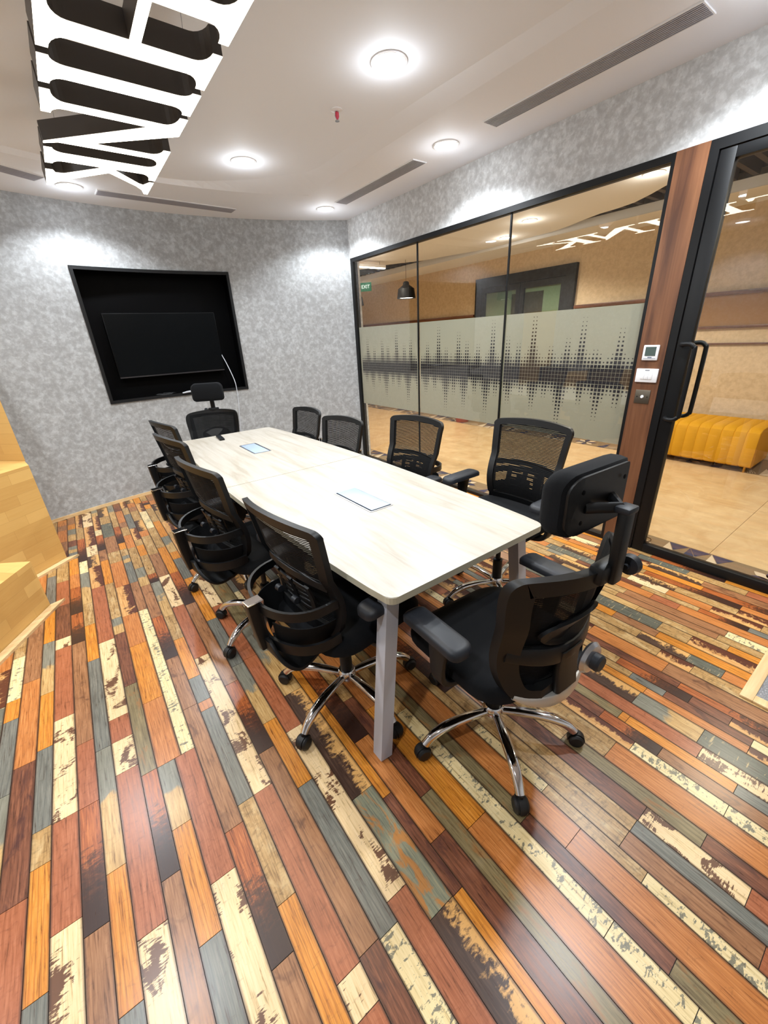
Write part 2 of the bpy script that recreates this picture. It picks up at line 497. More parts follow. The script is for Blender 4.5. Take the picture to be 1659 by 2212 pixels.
code = dict(O='orange', A='amber', G='grey', Q='greytan', W='white', C='cream', R='red', B='brown', D='burnt', T='tan', U='rust', V='olive', K='dark', P='plum', S='slate', X='rot')
strips = [
 (-0.600, -0.527, [2.9, 'B', 2.3, 'A', 1.75, 'P', 1.2, 'R', 0.7]),
 (-0.527, -0.472, [3.0, 'O', 2.606, 'Q', 2.149, 'O', 1.789, 'G', 1.409, 'T', 1.276, 'O', 0.919, 'G', 0.5]),
 (-0.472, -0.396, [3.0, 'P', 2.599, 'W', 2.497, 'R', 1.925, 'W', 1.404, 'R', 1.043, 'W', 0.5]),
 (-0.396, -0.333, [3.2, 'D', 2.83, 'D', 2.491, 'B', 1.715, 'R', 1.402, 'D', 0.982, 'B', 0.45]),
 (-0.333, -0.277, [3.4, 'Q', 2.917, 'T', 2.64, 'O', 2.271, 'G', 1.631, 'Q', 1.114, 'O', 0.752, 'G', 0.4]),
 (-0.277, -0.198, [3.1, 'R', 2.403, 'W', 1.769, 'R', 1.633, 'W', 1.463, 'R', 0.882, 'W', 0.3]),
 (-0.198, -0.143, [3.1, 'T', 2.61, 'Q', 2.43, 'P', 1.948, 'V', 1.399, 'D', 0.987, 'B', 0.4]),
 (-0.143, -0.055, [3.0, 'X', 2.593, 'A', 2.253, 'O', 1.774, 'A', 1.397]),
 (-0.143, -0.080, [1.397, 'Q', 1.12, 'O', 0.763, 'G', 0.3]),
 (-0.080, -0.003, [1.397, 'R', 0.886, 'W', 0.25]),
 (-0.055, -0.003, [3.0, 'B', 2.594, 'C', 2.074, 'C', 1.397]),
 (-0.003, 0.060, [2.9, 'B', 2.454, 'D', 2.015, 'B', 1.62, 'B', 1.0, 'D', 0.6, 'B', 0.2]),
 (0.060, 0.118, [2.9, 'Q', 2.419, 'T', 2.153, 'O', 1.796, 'G', 1.616, 'A', 1.558, 'G', 1.06, 'T', 0.712, 'O', 0.33, 'T', 0.1]),
 (0.118, 0.190, [2.95, 'W', 2.487, 'R', 1.924, 'W', 1.06, 'R', 0.474, 'W', 0.39, 'R', 0.05]),
 (0.190, 0.254, [2.95, 'D', 2.463, 'B', 1.639, 'D', 1.2, 'B', 0.48, 'P', 0.0]),
 (0.254, 0.316, [2.8, 'O', 2.207, 'G', 1.74, 'Q', 1.32, 'O', 0.982, 'G', 0.475, 'C', 0.0]),
 (0.316, 0.388, [2.8, 'W', 2.33, 'R', 1.75, 'R', 1.22, 'W', 0.525, 'R', 0.0]),
 (0.388, 0.476, [2.6, 'V', 2.0, 'Q', 1.4, 'K', 0.823, 'U', 0.42, 'K', -0.1]),
 (0.476, 0.514, [2.4, 'C', 1.9, 'O', 1.3, 'O', 0.76, 'P', 0.418, 'O', -0.1]),
 (0.514, 0.583, [2.4, 'B', 1.6, 'D', 1.0, 'A', 0.555, 'P', -0.1]),
 (0.583, 0.636, [2.4, 'T', 1.2, 'P', 0.68, 'V', -0.15]),
 (0.636, 0.727, [2.2, 'A', 1.1, 'O', 0.51, 'A', -0.2]),
 (0.727, 0.785, [2.2, 'Q', 1.0, 'C', 0.112, 'C', -0.085, 'C', -0.4]),
 (0.785, 0.836, [2.0, 'V', 0.415, 'P', -0.02, 'V', -0.4]),
 (0.836, 0.927, [1.9, 'A', 0.8, 'A', 0.286, 'A', -0.35]),
 (0.927, 0.970, [1.6, 'T', 0.75, 'C', 0.43, 'T', 0.104, 'C', -0.4]),
 (0.970, 1.040, [1.6, 'D', 0.95, 'T', 0.187, 'B', -0.15, 'R', -0.5]),
 (1.040, 1.092, [1.6, 'A', 0.8, 'T', 0.186, 'G', -0.35]),
 (1.092, 1.160, [1.7, 'P', 0.7, 'P', 0.184, 'W', -0.092, 'R', -0.4]),
 (1.160, 1.220, [1.5, 'T', 0.5, 'V', 0.033, 'P', -0.4]),
 (1.220, 1.320, [1.6, 'R', 0.9, 'T', 0.36, 'A', -0.4]),
 (1.320, 1.375, [1.6, 'P', 0.75, 'X', 0.315, 'C', 0.02, 'C', -0.4]),
 (1.375, 1.430, [1.6, 'A', 0.9, 'P', 0.46, 'D', 0.24, 'B', -0.3]),
 (1.430, 1.480, [1.6, 'C', 0.72, 'V', 0.41, 'O', 0.38, 'O', 0.024, 'G', -0.3]),
 (1.480, 1.550, [1.5, 'X', 0.95, 'R', 0.148, 'W', -0.35]),
 (1.550, 1.640, [1.6, 'X', 0.62, 'K', 0.407, 'Q', 0.17, 'S', -0.3]),
]
planks = []
for x0, x1, seq in strips:
    ys = seq[0::2]; ks = seq[1::2]
    for i, k in enumerate(ks): planks.append((x0, x1, ys[i+1], ys[i], code[k]))
rs = random.Random(11)
def fill_strip(x0, x1, y0, y1, prev, pool):
    y = y0
    while y < y1-0.02:
        ln = rs.choice((0.14, 0.22, 0.3, 0.36, 0.42, 0.5))
        if y1-(y+ln) < 0.12: ln = y1-y
        k = rs.choice(pool)
        while k == prev: k = rs.choice(pool)
        planks.append((x0, x1, y, min(y+ln, y1), code[k])); prev = k
        y += ln
def y_lim(x): return arc_y(min(x, XG))-0.004
narrow = 'OTTBDXQTAGOTCP'; wide = 'TXBTSRWAXTBK'
tops = {}
for x0, x1, seq in strips:
    if (x0, x1) == (-0.143, -0.080) or (x0, x1) == (-0.080, -0.003):
        fill_strip(x0, x1, -0.5, seq[-1], 'Z', narrow); continue
    fill_strip(x0, x1, seq[0], y_lim(x0 if x0 < 0.95 else x1), seq[1], wide if x1-x0 > .066 else narrow)
    if (x0, x1) not in ((-0.143, -0.055), (-0.055, -0.003)):
        fill_strip(x0, x1, -0.9, seq[-1], 'Z', wide if x1-x0 > .066 else narrow)
x = -0.6
while x > -1.9:
    wd = rs.choice((0.055, 0.063, 0.077))
    fill_strip(x-wd, x, 0.2, y_lim(x-wd) if x-wd < .95 else 4.4, 'Z', narrow if wd < .066 else wide); x -= wd
x = 1.64
while x < XG-0.02:
    wd = rs.choice((0.045, 0.055, 0.063, 0.07, 0.09))
    if XG+0.0-(x+wd) < 0.04: wd = XG-x
    fill_strip(x, x+wd, -0.9, y_lim(x+wd), 'Z', narrow if wd < .066 else wide); x += wd

def proj(P):
    d = Vector(P)-Vector((0, 0, CAM_H)); z = d.dot(fwd)
    if z < 0.05: return None
    return (829.5+F_PX*d.dot(r2)/z, 1106-F_PX*d.dot(u2)/z)
def plank_area(pl):
    x0, x1, y0, y1, k = pl
    q = [proj(c) for c in ((x0, y0, 0), (x1, y0, 0), (x1, y1, 0), (x0, y1, 0))]
    if any(v is None for v in q): return 0
    cx = sum(v[0] for v in q)/4; cy = sum(v[1] for v in q)/4
    if all(v[0] < 0 or v[0] > 1659 or v[1] < 0 or v[1] > 2212 for v in q+[(cx, cy)]): return 0
    a = 0.0
    for i in range(4):
        j = (i+1) % 4
        u1 = (min(max(q[i][0], 0), 1659), min(max(q[i][1], 0), 2212)); u3 = (min(max(q[j][0], 0), 1659), min(max(q[j][1], 0), 2212))
        a += u1[0]*u3[1]-u3[0]*u1[1]
    a = abs(a)/2
    # planks under the table and seats hardly show
    mx, my = (x0+x1)/2, (y0+y1)/2
    if 0.75 < mx < 1.75 and 1.1 < my < 4.0: a *= 0.1
    return a
pa = sorted(((plank_area(p), i) for i, p in enumerate(planks)), reverse=True)
singles = {i for a, i in pa[:296] if a > 0}
unit = {}
def unit_plank(k):
    if k in unit: return unit[k]
    bm = BM()
    vs = [bm.verts.new(c) for c in ((0, 0, -1), (1, 0, -1), (1, 1, -1), (0, 1, -1), (0, 0, 0), (1, 0, 0), (1, 1, 0), (0, 1, 0))]
    uvl = bm.loops.layers.uv.new('UVMap')
    for f in ((4, 5, 6, 7), (0, 1, 5, 4), (1, 2, 6, 5), (2, 3, 7, 6), (3, 0, 4, 7)):
        fc = bm.faces.new([vs[i] for i in f])
        for lp in fc.loops: lp[uvl].uv = (lp.vert.co.x, lp.vert.co.y)
    me = bpy.data.meshes.new('plank'); bm.to_mesh(me); bm.free(); me.materials.append(PM[k])
    unit[k] = me
    return me
GAP = 0.0009
rest = BM(); uvr = rest.loops.layers.uv.new('UVMap')
for i, (x0, x1, y0, y1, k) in enumerate(planks):
    if i in singles:
        o = bpy.data.objects.new('plank', unit_plank(k)); COL.objects.link(o); o.parent = floor
        o.location = (x0+GAP, y0+GAP, 0.0); o.scale = (x1-x0-2*GAP, y1-y0-2*GAP, 0.004)
    else:
        X0, X1, Y0, Y1 = x0+GAP, x1-GAP, y0+GAP, y1-GAP
        vs = [rest.verts.new(c) for c in ((X0, Y0, -.004), (X1, Y0, -.004), (X1, Y1, -.004), (X0, Y1, -.004), (X0, Y0, 0), (X1, Y0, 0), (X1, Y1, 0), (X0, Y1, 0))]
        for f in ((4, 5, 6, 7), (0, 1, 5, 4), (1, 2, 6, 5), (2, 3, 7, 6), (3, 0, 4, 7)):
            fc = rest.faces.new([vs[j] for j in f]); fc.material_index = KINDS.index(k)
            for lp in fc.loops: lp[uvr].uv = ((lp.vert.co.x-X0)/(X1-X0), (lp.vert.co.y-Y0)/(Y1-Y0))
tag(obj('planks_beyond', rest, [PM[k] for k in KINDS], floor, recalc=False), kind='stuff')

# ---- back wall: an arc with a recessed black niche
NX0, NX1, NZ0, NZ1 = 0.268, 1.668, 1.018, 2.200
xs = [X_L+(NX0-X_L)*i/16 for i in range(17)] + [NX0+(NX1-NX0)*i/12 for i in range(1, 13)] + [NX1+(XG-NX1)*i/10 for i in range(1, 11)]
zs = [-0.05, NZ0, NZ1, 2.95]
bm = BM()
gr = [[bm.verts.new((x, arc_y(x), z)) for z in zs] for x in xs]
for i in range(len(xs)-1):
    for j in range(3):
        xm = (xs[i]+xs[i+1])/2
        if j == 1 and NX0 < xm < NX1: continue
        bm.faces.new((gr[i][j], gr[i+1][j], gr[i+1][j+1], gr[i][j+1]))
r = bmesh.ops.solidify(bm, geom=bm.faces[:], thickness=-0.12)
wall_back = tag(obj('wall_back', bm, wallp, smooth=True), kind='structure')
cen = sum((v.co.y for v in wall_back.data.vertices))/len(wall_back.data.vertices)
# baseboard of pale wood following the arc
bm = BM()
pts = [(x, arc_y(x)-0.006, 0.016) for x in [X_L+0.05+(XG-0.03-X_L-0.05)*i/40 for i in range(41)]]
strip(bm, pts, rect(0.032, 0.012), side=(0, 0, 1))
tag(obj('baseboard_back', bm, pale_wood), kind='structure')
# niche lining and rim
nb = BM()
YB = 5.17
bx(nb, NX0-0.02, NX1+0.02, YB, YB+0.02, NZ0-0.02, NZ1+0.02)
obj('niche_back_panel', nb, black_gloss, wall_back)
for nm, x0, x1, z0, z1 in (('niche_side_panel', NX0-0.015, NX0, NZ0, NZ1), ('niche_side_panel', NX1, NX1+0.015, NZ0, NZ1),
                           ('niche_top_panel', NX0, NX1, NZ1, NZ1+0.015), ('niche_ledge', NX0, NX1, NZ0-0.015, NZ0)):
    if 'side' in nm:
        box_o(nm, x0, x1, arc_y((x0+x1)/2)+0.002, YB, z0, z1, black_gloss, wall_back)
    else:
        bm = BM(); n = 12
        px = [x0+(x1-x0)*i/n for i in range(n+1)]
        prism(bm, [(q, arc_y(q)+0.002) for q in px] + [(x1, YB), (x0, YB)], z0, z1)
        obj(nm, bm, black_gloss, wall_back)
rim = 0.028
px = [NX0-0.004+(NX1-NX0+0.008)*i/14 for i in range(15)]
for z in (NZ1-rim/2+0.004, NZ0-rim/2+0.010):
    bm = BM(); strip(bm, [(q, arc_y(q)-0.004, z) for q in px], rect(rim, 0.022), side=(0, 0, 1)); obj('niche_rim', bm, black_metal, wall_back)
for q in (NX0+rim/2-0.004, NX1-rim/2+0.004):
    box_o('niche_rim', q-rim/2, q+rim/2, arc_y(q)-0.015, arc_y(q)+0.01, NZ0-rim+0.010, NZ1, black_metal, wall_back)

# ---- right wall: header above the glazing, short returns
ZF = 2.322
wr = empty('wall_right', (XG, 2.0, 0)); tag(wr, kind='structure')
def wbox(name, x0, x1, y0, y1, z0, z1, mat, root, bev=0):
    o = box_o(name, x0, x1, y0, y1, z0, z1, mat, None, bev); o.parent = root; o.matrix_parent_inverse = root.matrix_world.inverted() if False else Matrix.Translation(-root.location); return o
wbox('header', XG, XG+0.11, Y_F, 4.62, ZF, 2.95, wallp, wr)
wbox('corner_return', XG+0.002, XG+0.11, 4.474, 4.62, 0, ZF, wallp, wr)
wbox('end_panel', XG, XG+0.11, Y_F, -0.02, 0, ZF, wallp, wr)
tag(box_o('wall_left', X_L-0.1, X_L, Y_F-0.1, 3.2, -0.05, 2.95, wallp), kind='structure')
tag(box_o('wall_front', X_L-0.1, XG+0.11, Y_F-0.1, Y_F, -0.05, 2.95, wallp), kind='structure')

# ---- ceiling: soffit ring, curved edge, raised middle
def resample(loop, n):
    P = [Vector(p) for p in loop]; P.append(P[0]); d = [0]
    for a, b in zip(P, P[1:]): d.append(d[-1]+(b-a).length)
    out = []; j = 0
    for i in range(n):
        s = d[-1]*i/n
        while d[j+1] < s: j += 1
        f = (s-d[j])/max(d[j+1]-d[j], 1e-9); out.append(P[j].lerp(P[j+1], f))
    return out
R_IN = 0.83
sof = [(2.18, -0.9)] + [(2.18, -0.9+i*0.6) for i in range(1, 8)] + [(2.18-(2.18+1.0)*i/26, arc_y(2.18-3.18*i/26, R_IN)) for i in range(27)] + [(-1.0, 3.0-i*0.6) for i in range(0, 7)] + [(-1.0+i*0.53, -0.9) for i in range(0, 6)]
isl = [(2.09, -0.82), (2.09, 0.3), (2.085, 1.2), (2.075, 1.568), (2.03, 2.294), (2.01, 3.0), (1.987, 3.487), (1.861, 3.653), (1.667, 3.87), (1.333, 4.10), (1.0, 4.185), (0.6, 4.17), (0.2, 4.09), (-0.3, 3.90), (-0.7, 3.66), (-0.95, 3.44), (-0.96, 2.6), (-0.96, 1.4), (-0.96, 0.0), (-0.96, -0.84), (0.0, -0.84), (1.2, -0.84)]
# smooth the island line
isl3 = smoothpath([(a, b, 0) for a, b in isl+[isl[0]]], 6)[:-1]
def closest(p, loop): return min(range(len(loop)), key=lambda i: (loop[i][0]-p[0])**2+(loop[i][1]-p[1])**2)
bm = BM()
outer = [(X_L, Y_F), (XG, Y_F), (XG, 4.45)] + arc_pts(XG, X_L, 0.0, 30)
ov = [bm.verts.new((a, b, H)) for a, b in outer]
iv = [bm.verts.new((a, b, H)) for a, b in sof]
ed = [bm.edges.new((v[i], v[(i+1) % len(v)])) for v in (ov, iv) for i in range(len(v))]
bmesh.ops.triangle_fill(bm, use_beauty=True, edges=ed)
for f in bm.faces:
    f.normal_update()
    if f.normal.z > 0: f.normal_flip()
ceil = tag(obj('ceiling', bm, white_paint, recalc=False), kind='structure')
bm = BM()
n = 160
A = resample([(a, b, H) for a, b in sof], n); B0 = resample([(p[0], p[1], HS) for p in isl3], n*2)
va = [bm.verts.new(p) for p in A]
prev = None; vb = {}
idx = [closest(p, B0) for p in A]
for i in range(n):
    k = idx[i]
    if k not in vb: vb[k] = bm.verts.new(B0[k])
for i in range(n):
    j = (i+1) % n
    q = [va[i], va[j], vb[idx[j]], vb[idx[i]]]
    u = []
    for v in q:
        if v not in u: u.append(v)
    try: bm.faces.new(u)
    except ValueError: pass
loop = []
for i in range(n):
    v = vb[idx[i]]
    if not loop or loop[-1] is not v: loop.append(v)
if loop[0] is loop[-1]: loop.pop()
slope = obj('cove_edge', bm, white_paint, ceil, smooth=False, recalc=False)
bm = BM()
lv = [bm.verts.new((v.co if False else B0[k])) for k, v in sorted(vb.items())]
f = bm.faces.new(lv)
bmesh.ops.triangulate(bm, faces=bm.faces[:])
for f in bm.faces:
    f.normal_update()
    if f.normal.z > 0: f.normal_flip()
obj('raised_panel', bm, white_paint, ceil, recalc=False)
box_o('roof_slab', X_L-.1, XG+.11, Y_F-.1, 5.3, 2.96, 3.0, white_paint, ceil)

# ================================================================== GLAZING
YL, YR = 4.474, 1.222            # glazed opening along the right wall
FX0, FX1 = XG-0.012, XG+0.05
gz = tag(empty('window_1', (XG, YR, 0)), kind='structure')
def at(root, o):
    o.parent = root; o.matrix_parent_inverse = Matrix.LocRotScale(root.location, root.rotation_euler, None).inverted(); return o
def pbox(name, root, x0, x1, y0, y1, z0, z1, mat, bev=0): return at(root, box_o(name, x0, x1, y0, y1, z0, z1, mat, None, bev))
pbox('top_frame', gz, FX0, FX1, YR, YL, 2.284, ZF, black_metal)
pbox('bottom_frame', gz, FX0, FX1, YR, YL, 0.0, 0.03, black_metal)
pbox('left_frame', gz, FX0, FX1, 4.425, YL, 0.03, 2.284, black_metal)
pbox('right_frame', gz, FX0, FX1, YR, 1.242, 0.03, 2.284, black_metal)
panes = [(3.347, 4.425), (2.292, 3.335), (1.242, 2.280)]
joints = [3.341, 2.286]
for y in joints: pbox('glass_joint', gz, XG+0.001, XG+0.015, y-0.006, y+0.006, 0.03, 2.284, black_metal)
FZ0, FZ1 = 0.722, 1.606
pitch = 0.0262; zc = 1.168
rq = random.Random(5)
ncol = int((4.42-1.25)/pitch)
up = [0]*ncol; dn = [0]*ncol
for c in range(ncol): up[c] = rq.choice((1, 2, 2, 3)); dn[c] = rq.choice((1, 1, 2, 2))
tall = [(3, 9), (9, 4), (13, 11), (17, 7), (22, 5), (28, 14), (33, 6), (37, 8), (43, 12), (49, 6), (54, 7), (58, 10), (64, 5), (68, 12), (74, 7), (79, 5), (84, 9), (88, 7), (93, 12), (99, 7), (103, 9), (109, 6), (114, 10)]
for c, h in tall:
    for d, q in ((0, 1), (1, 1), (-1, .35), (2, .35), (3, .22), (-2, .22)):
        if 0 <= c+d < ncol: up[c+d] = max(up[c+d], int(round(h*q*1.05)))
low = [(2, 5), (7, 9), (12, 5), (18, 13), (23, 4), (27, 8), (31, 4), (36, 7), (41, 5), (45, 12), (50, 5), (55, 11), (60, 6), (64, 12), (70, 5), (75, 7), (80, 6), (86, 12), (92, 6), (96, 5), (101, 11), (106, 5), (111, 8), (116, 5)]
for c, h in low:
    for d, q in ((0, 1), (1, 1), (-1, .5), (2, .5), (3, .25)):
        if 0 <= c+d < ncol: dn[c+d] = max(dn[c+d], int(round(h*q)))
for (y0, y1) in panes:
    pn = pbox('glass_pane', gz, XG+0.004, XG+0.014, y0, y1, 0.03, 2.284, glass)
    fl = obj('frosted_film', bx(BM(), XG+0.0160, XG+0.0168, y0+0.002, y1-0.002, FZ0, FZ1), frost)
    at(gz, fl)
    bm = BM()
    for c in range(ncol):
        yc = 1.262+c*pitch
        if not (y0+0.014 < yc < y1-0.014): continue
        for sgn, hh in ((1, up[c]), (-1, dn[c])):
            for r in range(0, hh+3):
                if r < 2: sz = pitch*0.93
                else:
                    f = (r-1)/(hh+1.8); sz = pitch*0.93*(1-f**1.1*0.92)
                if sz < 0.0032: continue
                z = zc+sgn*(r+0.5)*pitch
                if not FZ0+0.01 < z < FZ1-0.01: continue
                a = sz/2; X = XG+0.0152
                bm.faces.new([bm.verts.new(v) for v in ((X, yc-a, z-a), (X, yc-a, z+a), (X, yc+a, z+a), (X, yc+a, z-a))])
    o = obj('printed_squares', bm, print_ink, None, recalc=False); at(gz, o); tag(o, kind='stuff')

# ---- wooden post between the glazing and the door
post = box_o('trim_1', XG-0.014, XG+0.10, 1.069, YR, 0.0, ZF, walnut)
tag(post, kind='structure')

# ---- glazed door
dr = tag(empty('door_1', (XG, 1.0, 0)), kind='structure')
for nm, y0, y1, z0, z1 in (('door_jamb', 1.026, 1.068, 0, ZF), ('door_jamb', -0.02, 0.022, 0, ZF), ('door_head', 0.022, 1.026, 2.275, ZF)):
    pbox(nm, dr, XG-0.012, XG+0.08, y0, y1, z0, z1, black_metal)
for nm, y0, y1, z0, z1 in (('door_stile', 0.952, 1.021, 0.004, 2.27), ('door_stile', 0.027, 0.095, 0.004, 2.27), ('door_top_rail', 0.095, 0.952, 2.222, 2.27), ('door_bottom_rail', 0.095, 0.952, 0.004, 0.062)):
    pbox(nm, dr, XG-0.006, XG+0.045, y0, y1, z0, z1, black_metal, 0.002)
pbox('glass_pane', dr, XG+0.012, XG+0.022, 0.095, 0.952, 0.062, 2.222, glass)
for s in (-1, 1):
    X = XG-0.006 if s < 0 else XG+0.045
    xo = X+s*0.062
    pts = [(X, 0.993, 1.368), (X+s*0.03, 0.988, 1.37), (xo-s*0.012, 0.968, 1.372), (xo, 0.935, 1.372), (xo, 0.912, 1.355), (xo, 0.906, 1.32), (xo, 0.906, 1.0), (xo, 0.912, 0.962), (xo, 0.935, 0.945), (xo-s*0.012, 0.968, 0.943), (X+s*0.03, 0.988, 0.943), (X, 0.993, 0.943)]
    bm = BM(); tube(bm, smoothpath(pts, 4), 0.0125, 10); h = obj('pull_handle', bm, black_metal, None, True); at(dr, h)

# ---- wall controls on the post
def wall_plate(name, label, cat, yc, zc, wy, hz, mat, d=0.012, bev=0.004):
    t = empty(name, (XG-0.014, yc, zc)); tag(t, label, cat)
    o = obj('faceplate', bx(BM(), -d, 0, -wy/2, wy/2, -hz/2, hz/2, bev), mat, t, True)
    return t
th = wall_plate('thermostat', 'white square thermostat with grey screen on the wooden post', 'thermostat', 1.149, 1.324, 0.088, 0.088, white_plastic)
obj('screen', bx(BM(), -0.0135, -0.011, -0.030, 0.030, -0.018, 0.034), simple('lcd_grey_green', rgb(74, 88, 84), 0.2), th)
obj('button_bar', bx(BM(), -0.0138, -0.011, -0.034, 0.034, -0.034, -0.030), simple('pale_grey_plastic', rgb(176, 180, 190), .4), th)
obj('button', bx(BM(), -0.0145, -0.011, -0.012, 0.010, -0.030, -0.023), simple('mid_grey_plastic', rgb(120, 126, 140), .4), th)
sw = wall_plate('light_switch', 'white switch plate with rocker row below the thermostat', 'light switch', 1.146, 1.190, 0.126, 0.082, white_plastic)
for k in range(3):
    obj('rocker', bx(BM(), -0.0150, -0.011, -0.034+k*0.0228, -0.034+k*0.0228+0.0218, -0.022, 0.020, 0.001), white_plastic, sw, True)
obj('maker_mark', bx(BM(), -0.0128, -0.0115, -0.014, 0.012, 0.029, 0.035), simple('print_grey', rgb(140, 142, 150), .5), sw)
sp = wall_plate('steel_plate', 'square steel plate with round button on the post', 'wall plate', 1.149, 1.060, 0.088, 0.084, simple('satin_steel', rgb(128, 120, 108), .35, .85), 0.004, 0.001)
obj('push_button', lathe(BM(), [(0.0, -0.006), (0.008, -0.006), (0.010, 0.0)], -0.004, 0, 0, 16, 'X'), white_plastic, sp, True)
for s in (-1, 1): obj('screw', lathe(BM(), [(0.0, -0.002), (0.0035, -0.001), (0.004, 0.0)], -0.004, s*0.030, 0, 10, 'X'), black_metal, sp, True)

# ================================================================== CORRIDOR BEYOND THE GLASS
CX = 6.1; CH = 2.60; CY0, CY1 = -1.7, 10.0
def beige_wall():
    m, t, b = new_mat('warm_beige_wall')
    n = noise(t, geo_pos(t), 26, 4)
    L(t, ramp(t, n.outputs[0], [(0.35, rgb(196, 174, 144)), (0.65, rgb(212, 190, 160))]), b.inputs['Base Color'])
    b.inputs['Roughness'].default_value = 0.8
    return m
beige = beige_wall()
def cor_floor():
    m, t, b = new_mat('polished_beige_tile')
    n = noise(t, geo_pos(t), 5, 4, 0.6, 0.5)
    L(t, ramp(t, n.outputs[0], [(0.35, rgb(206, 172, 128)), (0.65, rgb(220, 190, 148))]), b.inputs['Base Color'])
    b.inputs['Roughness'].default_value = 0.22
    return m
cf = cor_floor()
fl2 = tag(empty('floor_corridor', (4.5, 3, 0)), kind='structure')
# carpet borders along both walls, polished tiles between
def carpet_mat():
    m, t, b = new_mat('taupe_carpet')
    n = noise(t, geo_pos(t), 300, 2)
    L(t, ramp(t, n.outputs[0], [(0.3, rgb(116, 96, 72)), (0.7, rgb(150, 126, 98))]), b.inputs['Base Color'])
    b.inputs['Roughness'].default_value = 0.95
    return m
car = carpet_mat()
navy = simple('navy_carpet_figure', rgb(58, 58, 84), 0.95)
ivory = simple('ivory_carpet_figure', rgb(206, 186, 160), 0.95)
NB0, NB1 = XG+0.0, 3.235
FB0, FB1 = 5.42, CX
pbox('carpet_strip', fl2, NB0, NB1, CY0, CY1, -0.05, 0.0, car)
pbox('carpet_strip', fl2, FB0, FB1, CY0, CY1, -0.05, 0.0, car)
ty = CY0
while ty < CY1-0.01:
    for x0, x1 in ((NB1, (NB1+FB0)/2), ((NB1+FB0)/2, FB0)):
        pbox('floor_tile', fl2, x0+0.0012, x1-0.0012, ty+0.0012, min(ty+1.17, CY1)-0.0012, -0.05, 0.0005, cf)
    ty += 1.17
# carpet figures: petal rosettes, triangles, ring arcs
fig_n = BM(); fig_i = BM()
def petal(bm, cx, cy, a, ln, wd, zz=0.0012):
    pts = []
    for s in (1, -1):
        rng = range(0, 9) if s > 0 else range(8, -1, -1)
        for k in rng:
            u = k/8; v = s*wd*math.sin(PI*u)
            if s < 0 and k in (0, 8): continue
            pts.append((cx+math.cos(a)*u*ln-math.sin(a)*v, cy+math.sin(a)*u*ln+math.cos(a)*v, zz))
    bm.faces.new([bm.verts.new(p) for p in pts])
def tri(bm, pts, zz=0.0012): bm.faces.new([bm.verts.new((a, b, zz)) for a, b in pts])
def ringarc(bm, cx, cy, r, wd, a0, a1, zz=0.0013):
    n = 20
    for k in range(n):
        q = [a0+(a1-a0)*k/n, a0+(a1-a0)*(k+1)/n]
        bm.faces.new([bm.verts.new((cx+rr*math.cos(t), cy+rr*math.sin(t), zz)) for rr, t in ((r, q[0]), (r+wd, q[0]), (r+wd, q[1]), (r, q[1]))])
for bx0, bx1 in ((XG+0.05, NB1), (FB0, FB0+0.30)):
    wdt = bx1-bx0
    yy = CY0+0.1; k = 0
    while yy < CY1-0.7:
        xm = (bx0+bx1)/2
        if k % 3 == 0:
            for r in range(6): ringarc(fig_i, bx0+0.01, yy+0.15, 0.05+r*0.02, 0.006, -PI/2+0.1, PI/2-0.1)
            tri(fig_n, [(bx0+0.01, yy+0.29), (bx1-0.06, yy+0.32), (bx0+0.01, yy+0.40)])
        elif k % 3 == 1:
            for q in range(8): petal(fig_i if q % 2 else fig_n, xm, yy+0.2, q*PI/4+0.2, wdt*0.5, 0.032)
        else:
            for q in range(3):
                y0 = yy+q*0.13
                tri(fig_i, [(bx0+0.01, y0), (xm, y0+0.06), (bx0+0.01, y0+0.12)]); tri(fig_n, [(bx1-0.01, y0), (xm+0.003, y0+0.06), (bx1-0.01, y0+0.12)])
                tri(fig_n if q % 2 else fig_i, [(bx0+0.012, y0+0.122), (xm, y0+0.064), (bx1-0.012, y0+0.122)])
        yy += 0.42; k += 1
for nm, bmx, mt in (('carpet_figures', fig_n, navy), ('carpet_figures', fig_i, ivory)):
    for f in bmx.faces:
        f.normal_update()
        if f.normal.z < 0: f.normal_flip()
    o = obj(nm, bmx, mt, None, recalc=False); at(fl2, o); tag(o, kind='stuff')

cw = tag(empty('wall_corridor', (CX, 3, 0)), kind='structure')
pbox('far_wall', cw, CX, CX+0.1, CY0, CY1, -0.05, 2.95, beige)
pbox('end_wall', cw, XG, CX, CY1, CY1+0.1, -0.05, 2.95, beige)
pbox('near_end_wall', cw, XG+0.11, CX, CY0-0.1, CY0, -0.05, 2.95, beige)
pbox('room_side_wall', cw, XG+0.005, XG+0.11, 4.62, CY1, -0.05, 2.95, beige)
panel_fab = simple('brown_panel_fabric', rgb(150, 112, 70), 0.85)
for y0, y1 in ((CY0, 3.52), (5.40, CY1)):
    pbox('wall_panel', cw, CX-0.018, CX, y0, y1, 1.425, 1.735, panel_fab)
    pbox('wood_rail', cw, CX-0.05, CX, y0, y1, 1.735, 1.775, dark_rail, 0.004)
    pbox('wood_rail', cw, CX-0.04, CX, y0, y1, 1.395, 1.425, dark_rail, 0.004)
    pbox('wood_rail', cw, CX-0.03, CX, y0, y1, 1.225, 1.245, dark_rail, 0.004)
